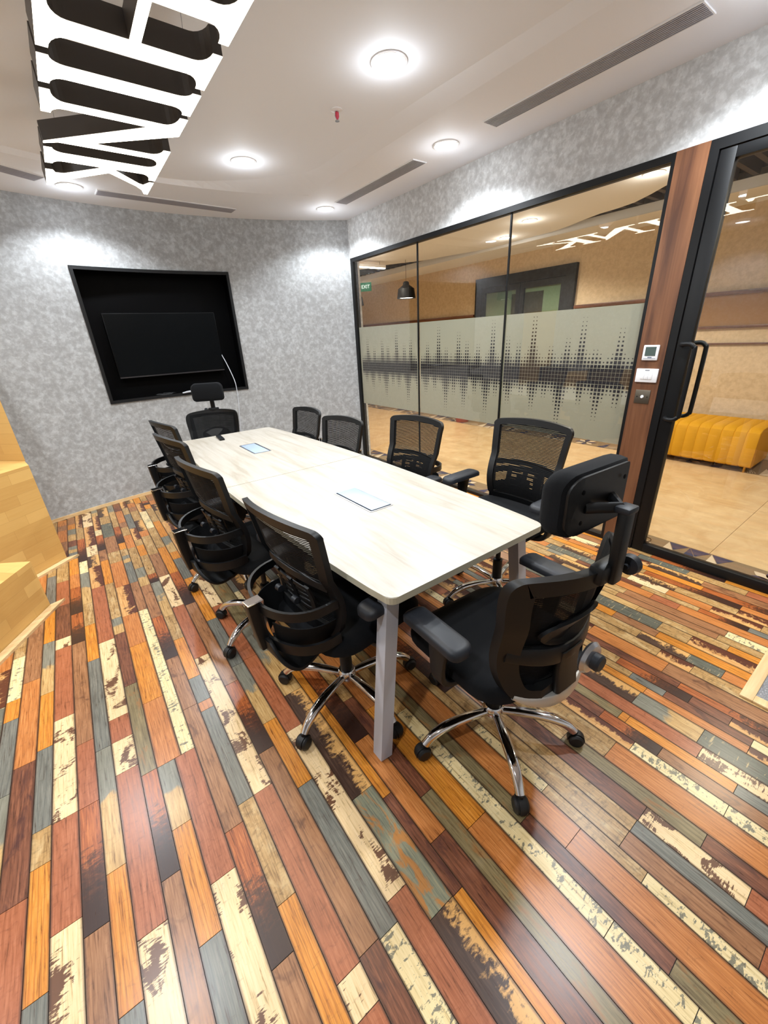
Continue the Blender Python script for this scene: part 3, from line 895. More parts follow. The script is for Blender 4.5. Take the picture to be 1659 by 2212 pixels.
# black framed glazed double door in the far wall
d2 = tag(empty('door_2', (CX, 4.4, 0)), kind='structure')
for y0, y1, z0, z1 in ((3.54, 3.68, 0, 2.31), (5.22, 5.36, 0, 2.31), (3.68, 5.22, 2.17, 2.31)):
    pbox('door_frame', d2, CX-0.06, CX, y0, y1, z0, z1, black_metal)
for y0, y1 in ((3.685, 4.445), (4.455, 5.215)):
    pbox('door_stile', d2, CX-0.05, CX-0.01, y0, y0+0.07, 0.01, 2.165, black_metal)
    pbox('door_stile', d2, CX-0.05, CX-0.01, y1-0.07, y1, 0.01, 2.165, black_metal)
    pbox('door_top_rail', d2, CX-0.05, CX-0.01, y0+0.07, y1-0.07, 2.08, 2.165, black_metal)
    pbox('door_bottom_rail', d2, CX-0.05, CX-0.01, y0+0.07, y1-0.07, 0.01, 0.12, black_metal)
    pbox('glass_pane', d2, CX-0.034, CX-0.026, y0+0.07, y1-0.07, 0.12, 2.08, dark_glass)
gm = simple('greenish_backing', rgb(150, 160, 140), 0.5)
pbox('room_behind', d2, CX-0.012, CX-0.004, 3.69, 5.21, 0.1, 2.1, gm)
pbox('inner_leaf', d2, CX-0.020, CX-0.013, 4.05, 4.62, 0.1, 2.02, simple('dark_leaf', rgb(36, 42, 44), .4))
# corridor ceiling: plain soffit with a wavy edge, dark slats, far band
cc = tag(empty('ceiling_corridor', (4.5, 3, CH)), kind='structure')
def edge_x(y):
    pts = [(-1.7, 4.1), (0.5, 4.25), (1.6, 4.5), (2.6, 5.05), (3.6, 5.36), (4.6, 5.42), (5.5, 5.2), (6.5, 4.75), (7.5, 4.35), (10.0, 4.1)]
    for (a, xa), (b, xb) in zip(pts, pts[1:]):
        if a <= y <= b:
            u = (y-a)/(b-a); u = u*u*(3-2*u); return xa+(xb-xa)*u
    return 4.1
ys = [CY0+(CY1-CY0)*i/60 for i in range(61)]
bm = BM(); prism(bm, [(XG+0.11, CY0), ] + [(edge_x(y), y) for y in ys] + [(XG+0.11, CY1)], CH, CH+0.06)
at(cc, obj('near_soffit', bm, white_paint, None))
pbox('far_band', cc, 5.44, CX, CY0, CY1, CH-0.03, CH+0.06, white_paint)
pbox('slab_above', cc, XG+0.11, CX, CY0, CY1, CH+0.26, CH+0.3, simple('dark_void', rgb(26, 24, 24), .8))
slat_m = simple('charcoal_slat', rgb(52, 44, 40), 0.6)
sy = CY0+0.05
while sy < CY1-0.1:
    if edge_x(sy) < 5.40: pbox('ceiling_slat', cc, edge_x(sy)-0.02, 5.45, sy, sy+0.045, CH+0.065, CH+0.17, slat_m)
    sy += 0.16

# ================================================================== LIGHT FITTINGS
diff_w = emit('downlight_diffuser', (0.90, 0.95, 1.0, 1), 14)
diff_c = emit('corridor_diffuser', (1.0, 0.88, 0.72, 1), 12)
def downlight(x, y, z, label, group, watts, col, dm, r=0.078, spread=2.5, light=True, halo=0.03):
    t = empty('downlight', (x, y, z)); tag(t, label, 'ceiling light', group)
    obj('trim_ring', lathe(BM(), [(r, 0.0), (r+0.012, 0.0), (r+0.012, -0.004), (r+0.002, -0.007), (r-0.002, -0.004)], seg=32, cap=False), white_plastic, t, True)
    obj('diffuser', lathe(BM(), [(r, -0.0015), (r*0.6, -0.003), (0.0, -0.0035)], seg=32, cap=False), dm, t, True)
    if light:
        for kind, fr_ in (('SPOT', 1.0), ('POINT', halo)):
            if fr_ <= 0: continue
            ld = bpy.data.lights.new('downlight_lamp', kind)
            if kind == 'SPOT': ld.spot_size = spread; ld.spot_blend = 0.5
            ld.shadow_soft_size = 0.045; ld.energy = watts*fr_; ld.color = col[:3]
            lo = bpy.data.objects.new('downlight_lamp', ld); COL.objects.link(lo); lo.parent = t; lo.location = (0, 0, -0.07)
    return t
cool = (0.885, 0.945, 1.0)
for x, y, z, lab in ((1.674, 2.094, HS, 'round white downlight nearest the camera, beside the sprinkler'),
                     (1.463, 3.577, HS, 'round downlight in the raised ceiling near the glowing letter K'),
                     (2.535, 2.569, H, 'round downlight between the two vents by the glass wall'),
                     (2.515, 4.236, H, 'small round downlight in the far ceiling corner'),
                     (0.416, 4.583, H, 'round downlight behind the tip of the letter light'),
                     (2.53, 0.80, H, 'round downlight above the glass door'),
                     (-0.55, 3.45, HS, 'round downlight above the wooden steps'),
                     (-2.0, 2.30, H, 'round downlight over the left wall'),
                     (-0.55, 1.9, HS, 'round downlight left of the letter light'),
                     (1.67, 0.45, HS, 'round downlight above the front office chair'),
                     (-0.55, 0.3, HS, 'round downlight behind the camera')):
    downlight(x, y, z, lab, 'meeting room downlights', P_DOWN*(1.12 if z > 2.7 else 0.86), cool, diff_w)
warm = (1.0, 0.88, 0.72)
for x, y, lab in ((4.234, 1.915, 'corridor downlight seen beside the wooden post'), (4.572, 3.308, 'corridor downlight right of the second glass joint'),
                  (5.05, 4.00, 'corridor downlight seen across the second glass joint'), (4.0, 5.6, 'corridor downlight high behind the first pane'),
                  (4.0, 7.6, 'corridor downlight far down the passage'), (3.9, 0.2, 'corridor downlight beyond the glass door')):
    downlight(x, y, CH, lab, 'corridor downlights', P_CORR, warm, diff_c, 0.07, 2.6, True, 0.03)

# ---- letter pendant spelling THINK, one glowing face per letter
LZ = 2.44; LD = 0.075; VX0 = 0.215; LH = 0.542
shell_m = simple('letter_shell_dark', rgb(62, 57, 54), 0.45)
glow = emit('warm_letter_glow', (1.0, 0.90, 0.74, 1), E_LETTER)
def brk(u0, v0, u1, v1, n=5):
    """quarter bracket from (u0,v0) to (u1,v1), bulging to the corner (u1 , v0)"""
    out = []
    for i in range(n+1):
        a = PI/2*i/n
        out.append((u0+(u1-u0)*math.sin(a), v0+(v1-v0)*(1-math.cos(a))))
    return out
T_, RB = 0.034, 0.05
def stem_right(u_ser, u_st, v0, v1):       # going up the far side of a stem with serifs at both ends
    return [(u_ser, v0), (u_ser, v0+T_)] + brk(u_ser, v0+T_, u_st, v0+T_+RB)[1:] + brk(u_st, v1-T_-RB, u_ser, v1-T_)[::1][1:0] + [(u_st, v1-T_-RB)] + [(u_st+(u_ser-u_st)*(1-math.cos(PI/2*i/5)), v1-T_-RB+RB*math.sin(PI/2*i/5)) for i in range(1, 6)] + [(u_ser, v1)]
def stem(us0, u0, u1, us1):
    r = stem_right(us1, u1, 0, LH)
    l = [(us0-(p[0]-us0), p[1]) for p in stem_right(us0, us0-(u0-us0), 0, LH)]
    return r + l[::-1]
H_ = LH
letters = {}
letters['I'] = [stem(2.195, 2.238, 2.334, 2.390)]
Hs = [stem(1.585, 1.660, 1.752, 1.835), stem(1.900, 1.970, 2.066, 2.150)]
letters['H'] = Hs + [[(1.750, 0.255), (1.972, 0.255), (1.972, 0.290), (1.750, 0.290)]]
letters['T'] = [[(1.15, 0), (1.40, 0), (1.40, T_)] + brk(1.40, T_, 1.325, T_+RB)[1:] + [(1.325, H_-T_), (1.46, H_-T_), (1.50, H_-0.13), (1.53, H_-0.13), (1.52, H_), (1.03, H_), (1.02, H_-0.13), (1.05, H_-0.13), (1.09, H_-T_), (1.225, H_-T_), (1.225, T_+RB)] + brk(1.15, T_, 1.225, T_+RB)[::-1][1:]]
letters['N'] = [[(2.439, 0), (2.641, 0), (2.641, T_)] + brk(2.641, T_, 2.584, T_+RB)[1:] + [(2.584, 0.400), (2.965, 0.0), (2.992, 0.0), (2.953, 0.06), (2.953, H_-T_-RB)] +
                [(2.953+(3.026-2.953)*(1-math.cos(PI/2*i/5)), H_-T_-RB+RB*math.sin(PI/2*i/5)) for i in range(1, 6)] + [(3.026, H_), (2.815, H_)] +
                [(2.815, H_-T_)] + [(2.815+(2.89-2.815)*math.sin(PI/2*i/5), H_-T_-RB*(1-math.cos(PI/2*i/5))) for i in range(1, 6)] + [(2.89, 0.205), (2.615, H_), (2.427, H_), (2.427, H_-T_)] +
                [(2.427+(2.522-2.427)*math.sin(PI/2*i/5), H_-T_-RB*(1-math.cos(PI/2*i/5))) for i in range(1, 6)] + [(2.522, T_+RB)] + brk(2.439, T_, 2.522, T_+RB)[::-1][1:]]
letters['K'] = [[(3.034, 0), (3.256, 0), (3.256, T_)] + brk(3.256, T_, 3.206, T_+RB)[1:] + [(3.206, 0.262), (3.395, 0.085), (3.40, 0.045), (3.36, T_), (3.36, 0), (3.642, 0), (3.642, 0.022), (3.575, 0.05), (3.50, 0.10), (3.276, 0.298),
                 (3.44, H_-0.085), (3.50, H_-0.045), (3.576, H_-0.022), (3.576, H_), (3.335, H_), (3.335, H_-T_*.7), (3.40, H_-0.05), (3.385, H_-0.075), (3.206, 0.315), (3.206, H_-T_-RB)] +
                [(3.206+(3.30-3.206)*(1-math.cos(PI/2*i/5)), H_-T_-RB+RB*math.sin(PI/2*i/5)) for i in range(1, 6)] + [(3.30, H_), (3.034, H_), (3.034, H_-T_)] +
                [(3.034+(3.085-3.034)*math.sin(PI/2*i/5), H_-T_-RB*(1-math.cos(PI/2*i/5))) for i in range(1, 6)] + [(3.085, T_+RB)] + brk(3.034, T_, 3.085, T_+RB)[::-1][1:]]
lp = empty('letter_light', (0.486, 2.35, LZ)); tag(lp, 'hanging letter light spelling THINK with glowing undersides and dark sides', 'pendant light')
for ch in 'THINK':
    bs = BM(); bf = BM()
    for poly in letters[ch]:
        prism(bs, [(VX0+v, u) for u, v in poly], LZ, LZ+LD)
        f = bf.faces.new([bf.verts.new((VX0+v, u, LZ-0.0015)) for u, v in poly])
    for f in bf.faces:
        f.normal_update()
        if f.normal.z > 0: f.normal_flip()
    sh = obj('letter_'+ch.lower(), bs, shell_m, None); at(lp, sh)
    gf = obj('glowing_face', bf, glow, None, recalc=False); gf.parent = sh
    gf.matrix_parent_inverse = Matrix.Identity(4)
for x, y in ((0.30, 1.3), (0.67, 1.3), (0.30, 2.02), (0.67, 2.02), (0.30, 2.56), (0.67, 2.60), (0.30, 3.14), (0.67, 3.14)):
    bm = BM(); tube(bm, [(x, y, LZ+LD), (x+0.015, y+0.01, HS)], 0.0012, 6); at(lp, obj('wire', bm, alu, None))

# ---- linear air grilles
grille_m = simple('grille_grey', rgb(172, 170, 178), 0.5)
void_m = simple('duct_black', rgb(20, 20, 22), 0.8)
def grille(cx, cy, ln, wd, ang, label):
    t = empty('air_vent', (cx, cy, H), ang); tag(t, label, 'vent', 'linear air vents in the soffit')
    obj('backing', bx(BM(), -ln/2, ln/2, -wd/2, wd/2, -0.004, 0.0), void_m, t)
    fr = BM()
    for a in ((-ln/2-.006, ln/2+.006, -wd/2-.006, -wd/2), (-ln/2-.006, ln/2+.006, wd/2, wd/2+.006), (-ln/2-.006, -ln/2, -wd/2, wd/2), (ln/2, ln/2+.006, -wd/2, wd/2)):
        bx(fr, a[0], a[1], a[2], a[3], -0.006, 0.0)
    obj('frame', fr, white_plastic, t)
    n = 9
    sl = bx(BM(), -ln/2, ln/2, -0.0034, 0.0034, -0.008, -0.003)
    me = None
    for k in range(n):
        y = -wd/2+wd*(k+0.5)/n
        if me is None:
            o = obj('slat', sl, grille_m, t); me = o.data
        else:
            o = bpy.data.objects.new('slat', me); COL.objects.link(o); o.parent = t
        o.location = (0, y, 0)
    return t
grille(2.563, 1.63, 1.146, 0.125, PI/2, 'long grey slatted air vent near the glass door')
grille(2.555, 3.433, 1.135, 0.125, PI/2, 'grey slatted air vent near the far ceiling corner')
grille(1.167, 4.655, 1.135, 0.13, math.radians(2.0), 'grey slatted air vent above the television niche')
grille(-0.24, 4.22, 1.08, 0.13, math.radians(30), 'grey slatted air vent left of the letter light')

# ---- sprinkler
sk = empty('fire_sprinkler', (1.683, 2.61, HS)); tag(sk, 'small red fire sprinkler head on the white ceiling', 'sprinkler')
obj('collar', lathe(BM(), [(0.034, 0.0), (0.034, -0.003), (0.012, -0.008), (0.0, -0.008)], seg=24), white_plastic, sk, True)
obj('bulb', lathe(BM(), [(0.004, -0.008), (0.012, -0.014), (0.012, -0.034), (0.005, -0.045), (0.0, -0.046)], seg=14), simple('sprinkler_red', rgb(205, 60, 84), .35), sk, True)
bm = BM()
for s in (-1, 1): tube(bm, [(s*0.010, 0, -0.008), (s*0.014, 0, -0.03), (s*0.004, 0, -0.05)], 0.002, 6)
obj('yoke', bm, alu, sk, True)
obj('deflector', lathe(BM(), [(0.0, -0.050), (0.013, -0.050), (0.013, -0.053), (0.0, -0.053)], seg=16), alu, sk, True)

# ================================================================== CONFERENCE TABLE
TX, TY0, TY1 = 1.004, 0.825, 3.785
TM = (TY0+TY1)/2
def half_w(y): return 0.405+0.07*(1-((y-TM)/(TM-TY0))**2)
tb = empty('conference_table', (TX, TM, 0)); tag(tb, 'long boat-shaped meeting table with bleached wood top and grey metal legs', 'table')
SEAM = 2.272
def top_half(y0, y1, round_at):
    n = 14; rc = 0.035
    R = [(TX+half_w(y0+(y1-y0)*i/n), y0+(y1-y0)*i/n) for i in range(n+1)]
    Lf = [(2*TX-x, y) for x, y in R]
    def corner(cx, cy, a0, a1): return [(cx+rc*math.cos(a0+(a1-a0)*i/5), cy+rc*math.sin(a0+(a1-a0)*i/5)) for i in range(6)]
    out = []
    if round_at == 'near':
        xr = R[0][0]; out += corner(xr-rc, y0+rc, -PI/2, 0) + R[1:] + Lf[::-1][:-1] + corner(2*TX-xr+rc, y0+rc, PI, 1.5*PI)
    else:
        xr = R[-1][0]; out += R[:-1] + corner(xr-rc, y1-rc, 0, PI/2) + corner(2*TX-xr+rc, y1-rc, PI/2, PI) + Lf[:-1][::-1]
    bm = BM(); prism(bm, out, 0.724, 0.75)
    tops = [e for e in bm.edges if all(abs(v.co.z-0.75) < 1e-5 for v in e.verts)]
    bmesh.ops.bevel(bm, geom=tops, offset=0.0018, segments=2, affect='EDGES')
    bmesh.ops.recalc_face_normals(bm, faces=bm.faces)
    for f in bm.faces: f.material_index = 0 if f.normal.z > 0.9 else 1
    return at(tb, obj('tabletop', bm, [table_lam, table_edge], None))
top_half(TY0, SEAM-0.0007, 'near'); top_half(SEAM+0.0007, TY1, 'far')
for sx in (-1, 1):
    for yt, yf in ((0.915, 0.893), (3.735, 3.752)):
        bm = BM(); strip(bm, [(TX+sx*0.343, yt, 0.722), (TX+sx*0.428, yf, 0.004)], rect(0.052, 0.052), side=(1, 0, 0))
        at(tb, obj('leg', bm, grey_metal, None))
        foot = lathe(BM(), [(0.0, 0.0), (0.02, 0.0), (0.02, 0.006), (0.0, 0.006)], TX+sx*0.428, yf, 0, 14)
        at(tb, obj('foot_glide', foot, rubber, None))
for y in (0.915, 2.27, 3.735):
    pbox('cross_beam', tb, TX-0.32, TX+0.32, y-0.025, y+0.025, 0.672, 0.722, grey_metal)
for sx in (-1, 1): pbox('side_beam', tb, TX+sx*0.17-0.02, TX+sx*0.17+0.02, 0.94, 3.710, 0.682, 0.722, grey_metal)
pbox('modesty_tray', tb, TX-0.12, TX+0.12, 1.15, 3.45, 0.60, 0.63, grey_metal)

lid_blue = simple('pale_blue_anodised', rgb(168, 186, 214), 0.38, 0.35)
def power_box(cx, cy, label, flip):
    t = empty('power_box', (cx, cy, 0.75), PI if flip else 0); tag(t, label, 'power outlet', 'flush power boxes in the tabletop')
    fr = BM(); a, b = 0.068, 0.170
    o = rrect(2*a, 2*b, 0.012); i_ = rrect(2*a-0.016, 2*b-0.016, 0.006)
    vo = [fr.verts.new((x, y, 0.0022)) for x, y in o]; vi = [fr.verts.new((x, y, 0.0022)) for x, y in i_]
    vo2 = [fr.verts.new((x, y, 0.0001)) for x, y in o]; vi2 = [fr.verts.new((x, y, 0.0001)) for x, y in i_]
    n = len(o)
    for k in range(n):
        j = (k+1) % n
        fr.faces.new((vo[k], vo[j], vi[j], vi[k])); fr.faces.new((vo2[k], vo2[j], vo[j], vo[k])); fr.faces.new((vi[k], vi[j], vi2[j], vi2[k]))
    obj('rim', fr, alu, t, True)
    obj('well', bx(BM(), -a+0.007, a-0.007, -b+0.007, b-0.007, 0.0002, 0.0008), black_gloss, t)
    obj('lid', bx(BM(), -a+0.016, a-0.010, -b+0.016, b-0.010, 0.0009, 0.0034, 0.001), lid_blue, t, True)
    return t
power_box(1.012, 1.588, 'pale blue flush power box in the table end nearest the camera', False)
power_box(0.998, 3.052, 'pale blue flush power box in the far half of the table', True)
rc_ = empty('remote_control', (0.905, 3.632, 0.7501), math.radians(-6)); tag(rc_, 'small black remote control lying on the far table end', 'remote')
obj('body', bx(BM(), -0.021, 0.021, -0.095, 0.095, 0, 0.016, 0.004), black_plastic, rc_, True)
for k in range(6):
    for q in (-1, 0, 1):
        o = obj('button', lathe(BM(), [(0.0045, 0.0), (0.0045, 0.0018), (0.0, 0.002)], q*0.011, -0.06+k*0.019, 0.0158, 8), arm_plastic, rc_)

# ================================================================== CHAIRS
UPPER = set()
def loft(bm, rings, cap=True):
    R = [[bm.verts.new(p) for p in r] for r in rings]
    m = len(R[0])
    for a, b in zip(R, R[1:]):
        for k in range(m): bm.faces.new((a[k], a[(k+1) % m], b[(k+1) % m], b[k]))
    if cap: bm.faces.new(R[0][::-1]); bm.faces.new(R[-1])
    return bm
_shared = {}
def shared(name, key, make, mat, parent, smooth=True):
    if key in _shared:
        o = bpy.data.objects.new(name, _shared[key]); COL.objects.link(o); o.parent = parent; return o
    o = obj(name, make(), mat, parent, smooth); _shared[key] = o.data; return o
def chair_base(t):
    hub = shared('hub', 'hub', lambda: lathe(BM(), [(0.0, 0.068), (0.018, 0.068), (0.018, 0.085), (0.036, 0.088), (0.040, 0.10), (0.040, 0.128), (0.034, 0.138), (0.0, 0.138)], seg=20), chrome, t)
    shared('gas_lift', 'lift', lambda: lathe(BM(), [(0.0, 0.13), (0.027, 0.13), (0.027, 0.255), (0.022, 0.26), (0.014, 0.262), (0.014, 0.425), (0.0, 0.425)], seg=18), black_plastic, t)
    for k in range(5):
        def leg():
            bm = BM()
            pts = smoothpath([(0.030, 0, 0.108), (0.10, 0, 0.116), (0.17, 0, 0.118), (0.23, 0, 0.110), (0.275, 0, 0.090), (0.303, 0, 0.062)], 4)
            n = len(pts)
            secs = []
            for i in range(n):
                u = i/(n-1); a = 0.030+0.010*math.sin(PI*min(u*1.1, 1)); b = 0.024+0.010*u
                secs.append(rrect(a, b, min(a, b)*0.42, 3))
            strip(bm, pts, secs, side=(0, 1, 0))
            return bm
        lg = shared('base_leg', 'leg', leg, chrome, t)
        lg.rotation_euler = (0, 0, 2*PI*k/5)
        def hood():
            bm = BM()
            n = 10
            rings = []
            for i in range(n+1):
                a = -0.35+ (PI+0.55)*i/n
                rings.append([(0.315+math.cos(a)*r, y, 0.028+math.sin(a)*r) for r, y in ((0.0285, -0.011), (0.0315, -0.011), (0.0315, 0.011), (0.0285, 0.011))])
            loft(bm, rings)
            lathe(bm, [(0.008, 0.055), (0.008, 0.072), (0.0, 0.072)], 0.312, 0, 0, 10)
            return bm
        cs = shared('caster', 'caster', hood, rubber, t)
        cs.rotation_euler = (0, 0, 2*PI*k/5)
        for s in (-1, 1):
            wl = shared('wheel', 'wheel%d' % s, lambda: lathe(BM(), [(0.0, s*0.004), (0.022, s*0.004), (0.0275, s*0.007), (0.0275, s*0.018), (0.022, s*0.024), (0.010, s*0.025), (0.0, s*0.025)], 0.315, 0, 0.0276, 18, 'Y'), rubber, cs)
def chair_seat(t):
    def seat():
        bm = BM(); rings = []
        for ins, z in ((0.05, 0.425), (0.012, 0.428), (0.0, 0.440), (0.0, 0.470), (0.014, 0.490), (0.05, 0.502), (0.11, 0.506)):
            o = rrect(0.50-2*ins, 0.485-2*ins, max(0.11-ins*0.8, 0.03), 5)
            rings.append([(x, y+0.035, z - (0.028*max(0, (y-0.10)/0.14)**2 if z > 0.45 else 0)) for x, y in o])
        return loft(bm, rings)
    shared('seat', 'seat', seat, fabric, t)
    def mech():
        bm = BM(); bx(bm, -0.085, 0.085, -0.13, 0.12, 0.385, 0.425, 0.01)
        tube(bm, [(0.08, 0.02, 0.405), (0.19, 0.03, 0.405), (0.235, 0.03, 0.40)], [0.006, 0.006, 0.010], 8)
        return bm
    shared('tilt_mechanism', 'mech', mech, black_plastic, t)
    for s in (-1, 1):
        def post():
            bm = BM()
            p = smoothpath([(s*0.17, 0.0, 0.415), (s*0.25, 0.0, 0.420), (s*0.290, 0.0, 0.455), (s*0.298, -0.005, 0.54), (s*0.296, -0.01, 0.628)], 5)
            n = len(p)
            strip(bm, p, [rrect(0.075-0.02*math.sin(PI*i/(n-1))+(0.03*(i/(n-1))**4), 0.022, 0.008, 2) for i in range(n)], side=(0, 1, 0))
            return bm
        ap = shared('arm_post', 'arm%d' % s, post, black_plastic, t)
        def pad():
            bm = BM(); rings = []
            for ins, z in ((0.008, 0.622), (0.0, 0.628), (0.0, 0.646), (0.006, 0.654), (0.018, 0.657)):
                o = rrect(0.088-2*ins, 0.262-2*ins, 0.030-ins*0.6, 4)
                rings.append([(s*0.293+x+s*0.0*y, y+0.015, z-0.010*max(0, (abs(y)-0.07)/0.06)**2) for x, y in o])
            return loft(bm, rings)
        shared('arm_pad', 'pad%d' % s, pad, arm_plastic, t)

# --- mid-back mesh chair
def yb(z): return -0.178 - 0.075*max(0, (z-0.5)/0.47)**1.4 + 0.03*math.sin(PI*min(max((z-0.48)/0.28, 0), 1))
def bp(x, z, off=0.0): return (x, yb(z)+0.038*(x/0.24)**2+off, z)
def hw(z):
    u = (z-0.5)/0.47; return 0.196+0.046*min(max(u, 0), 1)**0.8
def outline_side():
    pts = []
    zt, zb, r = 0.968, 0.50, 0.035
    for i in range(13): z = zb+r+(zt-2*r-0.012-zb)*i/12; pts.append((hw(z), z))
    wt = hw(zt)
    for i in range(1, 6): a = PI/2*i/5; pts.append((wt-r+r*math.cos(a), zt-r-0.012+r*math.sin(a)))
    for i in range(1, 10): x = (wt-r)*(1-2*i/10); pts.append((x, zt-0.012+0.012*(1-(x/(wt-r))**2)))
    for i in range(0, 6): a = PI/2+PI/2*i/5; pts.append((-wt+r+r*math.cos(a), zt-r-0.012+r*math.sin(a)))
    for i in range(1, 13): z = zt-r-0.012-(zt-2*r-0.012-zb)*i/12; pts.append((-hw(z), z))
    wb = hw(zb)
    for i in range(1, 6): a = PI+PI/2*i/5; pts.append((-wb+r+r*math.cos(a), zb+r+r*math.sin(a)))
    for i in range(1, 8): pts.append(((wb-r)*(-1+2*i/8), zb))
    for i in range(0, 5): a = 1.5*PI+PI/2*i/5; pts.append((wb-r+r*math.cos(a), zb+r+r*math.sin(a)))
    return pts
def inset(pts, d):
    out = []; n = len(pts)
    for i in range(n):
        a = Vector(pts[i-1]); b = Vector(pts[(i+1) % n]); tv = (b-a).normalized()
        out.append((pts[i][0]-tv.y*d, pts[i][1]+tv.x*d))
    return out
def frame_ring(outl, wid, thick, mapf, front=0.0):
    """solid ring following a curved surface"""
    inn = inset(outl, wid); bm = BM(); n = len(outl)
    g = [[bm.verts.new(mapf(x, z, o)) for x, z in pl] for pl, o in ((outl, front+thick/2), (inn, front+thick/2), (inn, front-thick/2), (outl, front-thick/2))]
    for k in range(n):
        j = (k+1) % n
        for q in range(4):
            a, b = g[q], g[(q+1) % 4]
            bm.faces.new((a[k], a[j], b[j], b[k]))
    return bm
def mesh_rows(bm, z0, z1, width, mapf, pitch=0.0072, fill=0.78, off=0.004):
    z = z0
    while z < z1:
        w_ = width(z+pitch*fill/2); n = 8
        if w_ > 0.01:
            lo = [bm.verts.new(mapf(-w_+2*w_*i/n, z, off)) for i in range(n+1)]
            hi = [bm.verts.new(mapf(-w_+2*w_*i/n, z+pitch*fill, off)) for i in range(n+1)]
            for i in range(n): bm.faces.new((lo[i], lo[i+1], hi[i+1], hi[i]))
        z += pitch
    return bm
def plate(outl, thick, mapf, front=0.0):
    bm = BM()
    a = [bm.verts.new(mapf(x, z, front)) for x, z in outl]; b = [bm.verts.new(mapf(x, z, front-thick)) for x, z in outl]
    n = len(outl); bm.faces.new(a); bm.faces.new(b[::-1])
    for k in range(n): bm.faces.new((a[k], b[k], b[(k+1) % n], a[(k+1) % n]))
    return bm
def make_mesh_chair():
    t = empty('mesh_chair'); chair_base(t); chair_seat(t)
    fr = obj('back_frame', frame_ring(outline_side(), 0.034, 0.022, bp), black_plastic, t, True)
    fr['label'] = 'black plastic backrest frame'
    bm = BM()
    strip(bm, [bp(-0.19+0.38*i/10, 0.715+0.012*math.sin(PI*i/10), -0.004) for i in range(11)], rect(0.012, 0.026), side=(0, 1, 0))
    obj('back_crossbar', bm, black_plastic, fr, True)
    obj('back_mesh', mesh_rows(BM(), 0.53, 0.94, lambda z: hw(z)-0.030, bp), mesh_black, t)
    # lumbar plate with slots
    lum = BM()
    for k in range(5):
        z0 = 0.585+k*0.024
        strip(lum, [bp(-0.10+0.2*i/6, z0, -0.024) for i in range(7)], rect(0.006, 0.012), side=(0, 1, 0))
    for s in (-0.10, 0.0, 0.10):
        strip(lum, [bp(s, 0.578+0.118*i/4, -0.025) for i in range(5)], rect(0.008, 0.028), side=(0, 1, 0))
    lo = obj('lumbar_support', lum, black_plastic, t, True)
    for s in (-1, 1): obj('lumbar_knob', lathe(BM(), [(0.0, -0.014), (0.013, -0.012), (0.013, 0.012), (0.0, 0.014)], s*0.055, -0.222, 0.635, 14, 'X'), arm_plastic, lo, True)
    for nm, z, hgt, dep in (('upper_hoop', 0.655, 0.034, -0.335), ('lower_hoop', 0.512, 0.040, -0.325)):
        bm = BM(); pts = []
        for i in range(25):
            a = PI*i/24; x = -0.206*math.cos(a); pts.append((x, -0.150+(dep+0.150)*math.sin(a)**0.75, z-0.014*math.sin(a)))
        strip(bm, pts, rect(hgt, 0.011), side=(0, 0, 1)); obj(nm, bm, black_plastic, t, True)
    # spine with bright edges
    bm = BM(); strip(bm, smoothpath([(0, -0.352, 0.668), (0, -0.348, 0.58), (0, -0.336, 0.470)], 4), [rrect(0.034, 0.054-0.0012*i, 0.006, 2) for i in range(9)], side=(1, 0, 0))
    spn = obj('spine', bm, black_plastic, t, True)
    for s in (-1, 1):
        bm = BM(); strip(bm, smoothpath([(s*0.0185, -0.330, 0.672), (s*0.0185, -0.326, 0.58), (s*0.0185, -0.316, 0.472)], 4), rect(0.009, 0.013), side=(1, 0, 0))
        obj('chrome_edge', bm, chrome, spn)
    bm = BM(); bx(bm, -0.022, 0.022, -0.380, -0.322, 0.668, 0.674, 0.002); obj('chrome_edge', bm, chrome, spn)
    bm = BM(); pts = smoothpath([(0, -0.338, 0.515), (0, -0.330, 0.455), (0, -0.285, 0.405), (0, -0.20, 0.392), (0, -0.08, 0.395)], 5); n = len(pts)
    strip(bm, pts, [rrect(0.10+0.16*math.sin(PI*i/(n-1)), 0.016, 0.006, 2) for i in range(n)], side=(1, 0, 0))
    obj('back_bracket', bm, black_plastic, t, True)
    # side shells from hoop to hoop
    for s in (-1, 1):
        bm = BM(); rows = []
        for j in range(4):
            z = 0.650-0.20*j/3; row = []
            for i in range(11):
                a = (PI/2)*i/10*0.86; k = 1-0.32*(j/3)**2
                row.append((s*0.200*math.cos(a)*k, -0.152-0.170*math.sin(a)**0.8*(1-0.12*(j/3)**2), z))
            rows.append(row)
        vs = [[bm.verts.new(p) for p in r] for r in rows]
        for j in range(1, 3):
            for i in range(10): bm.faces.new((vs[j][i], vs[j][i+1], vs[j+1][i+1], vs[j+1][i]))
        bmesh.ops.delete(bm, geom=[v for v in bm.verts if not v.link_faces], context='VERTS')
        bmesh.ops.solidify(bm, geom=bm.faces[:], thickness=0.004)
        obj('side_shell', bm, mesh_black, t, True)
    return t

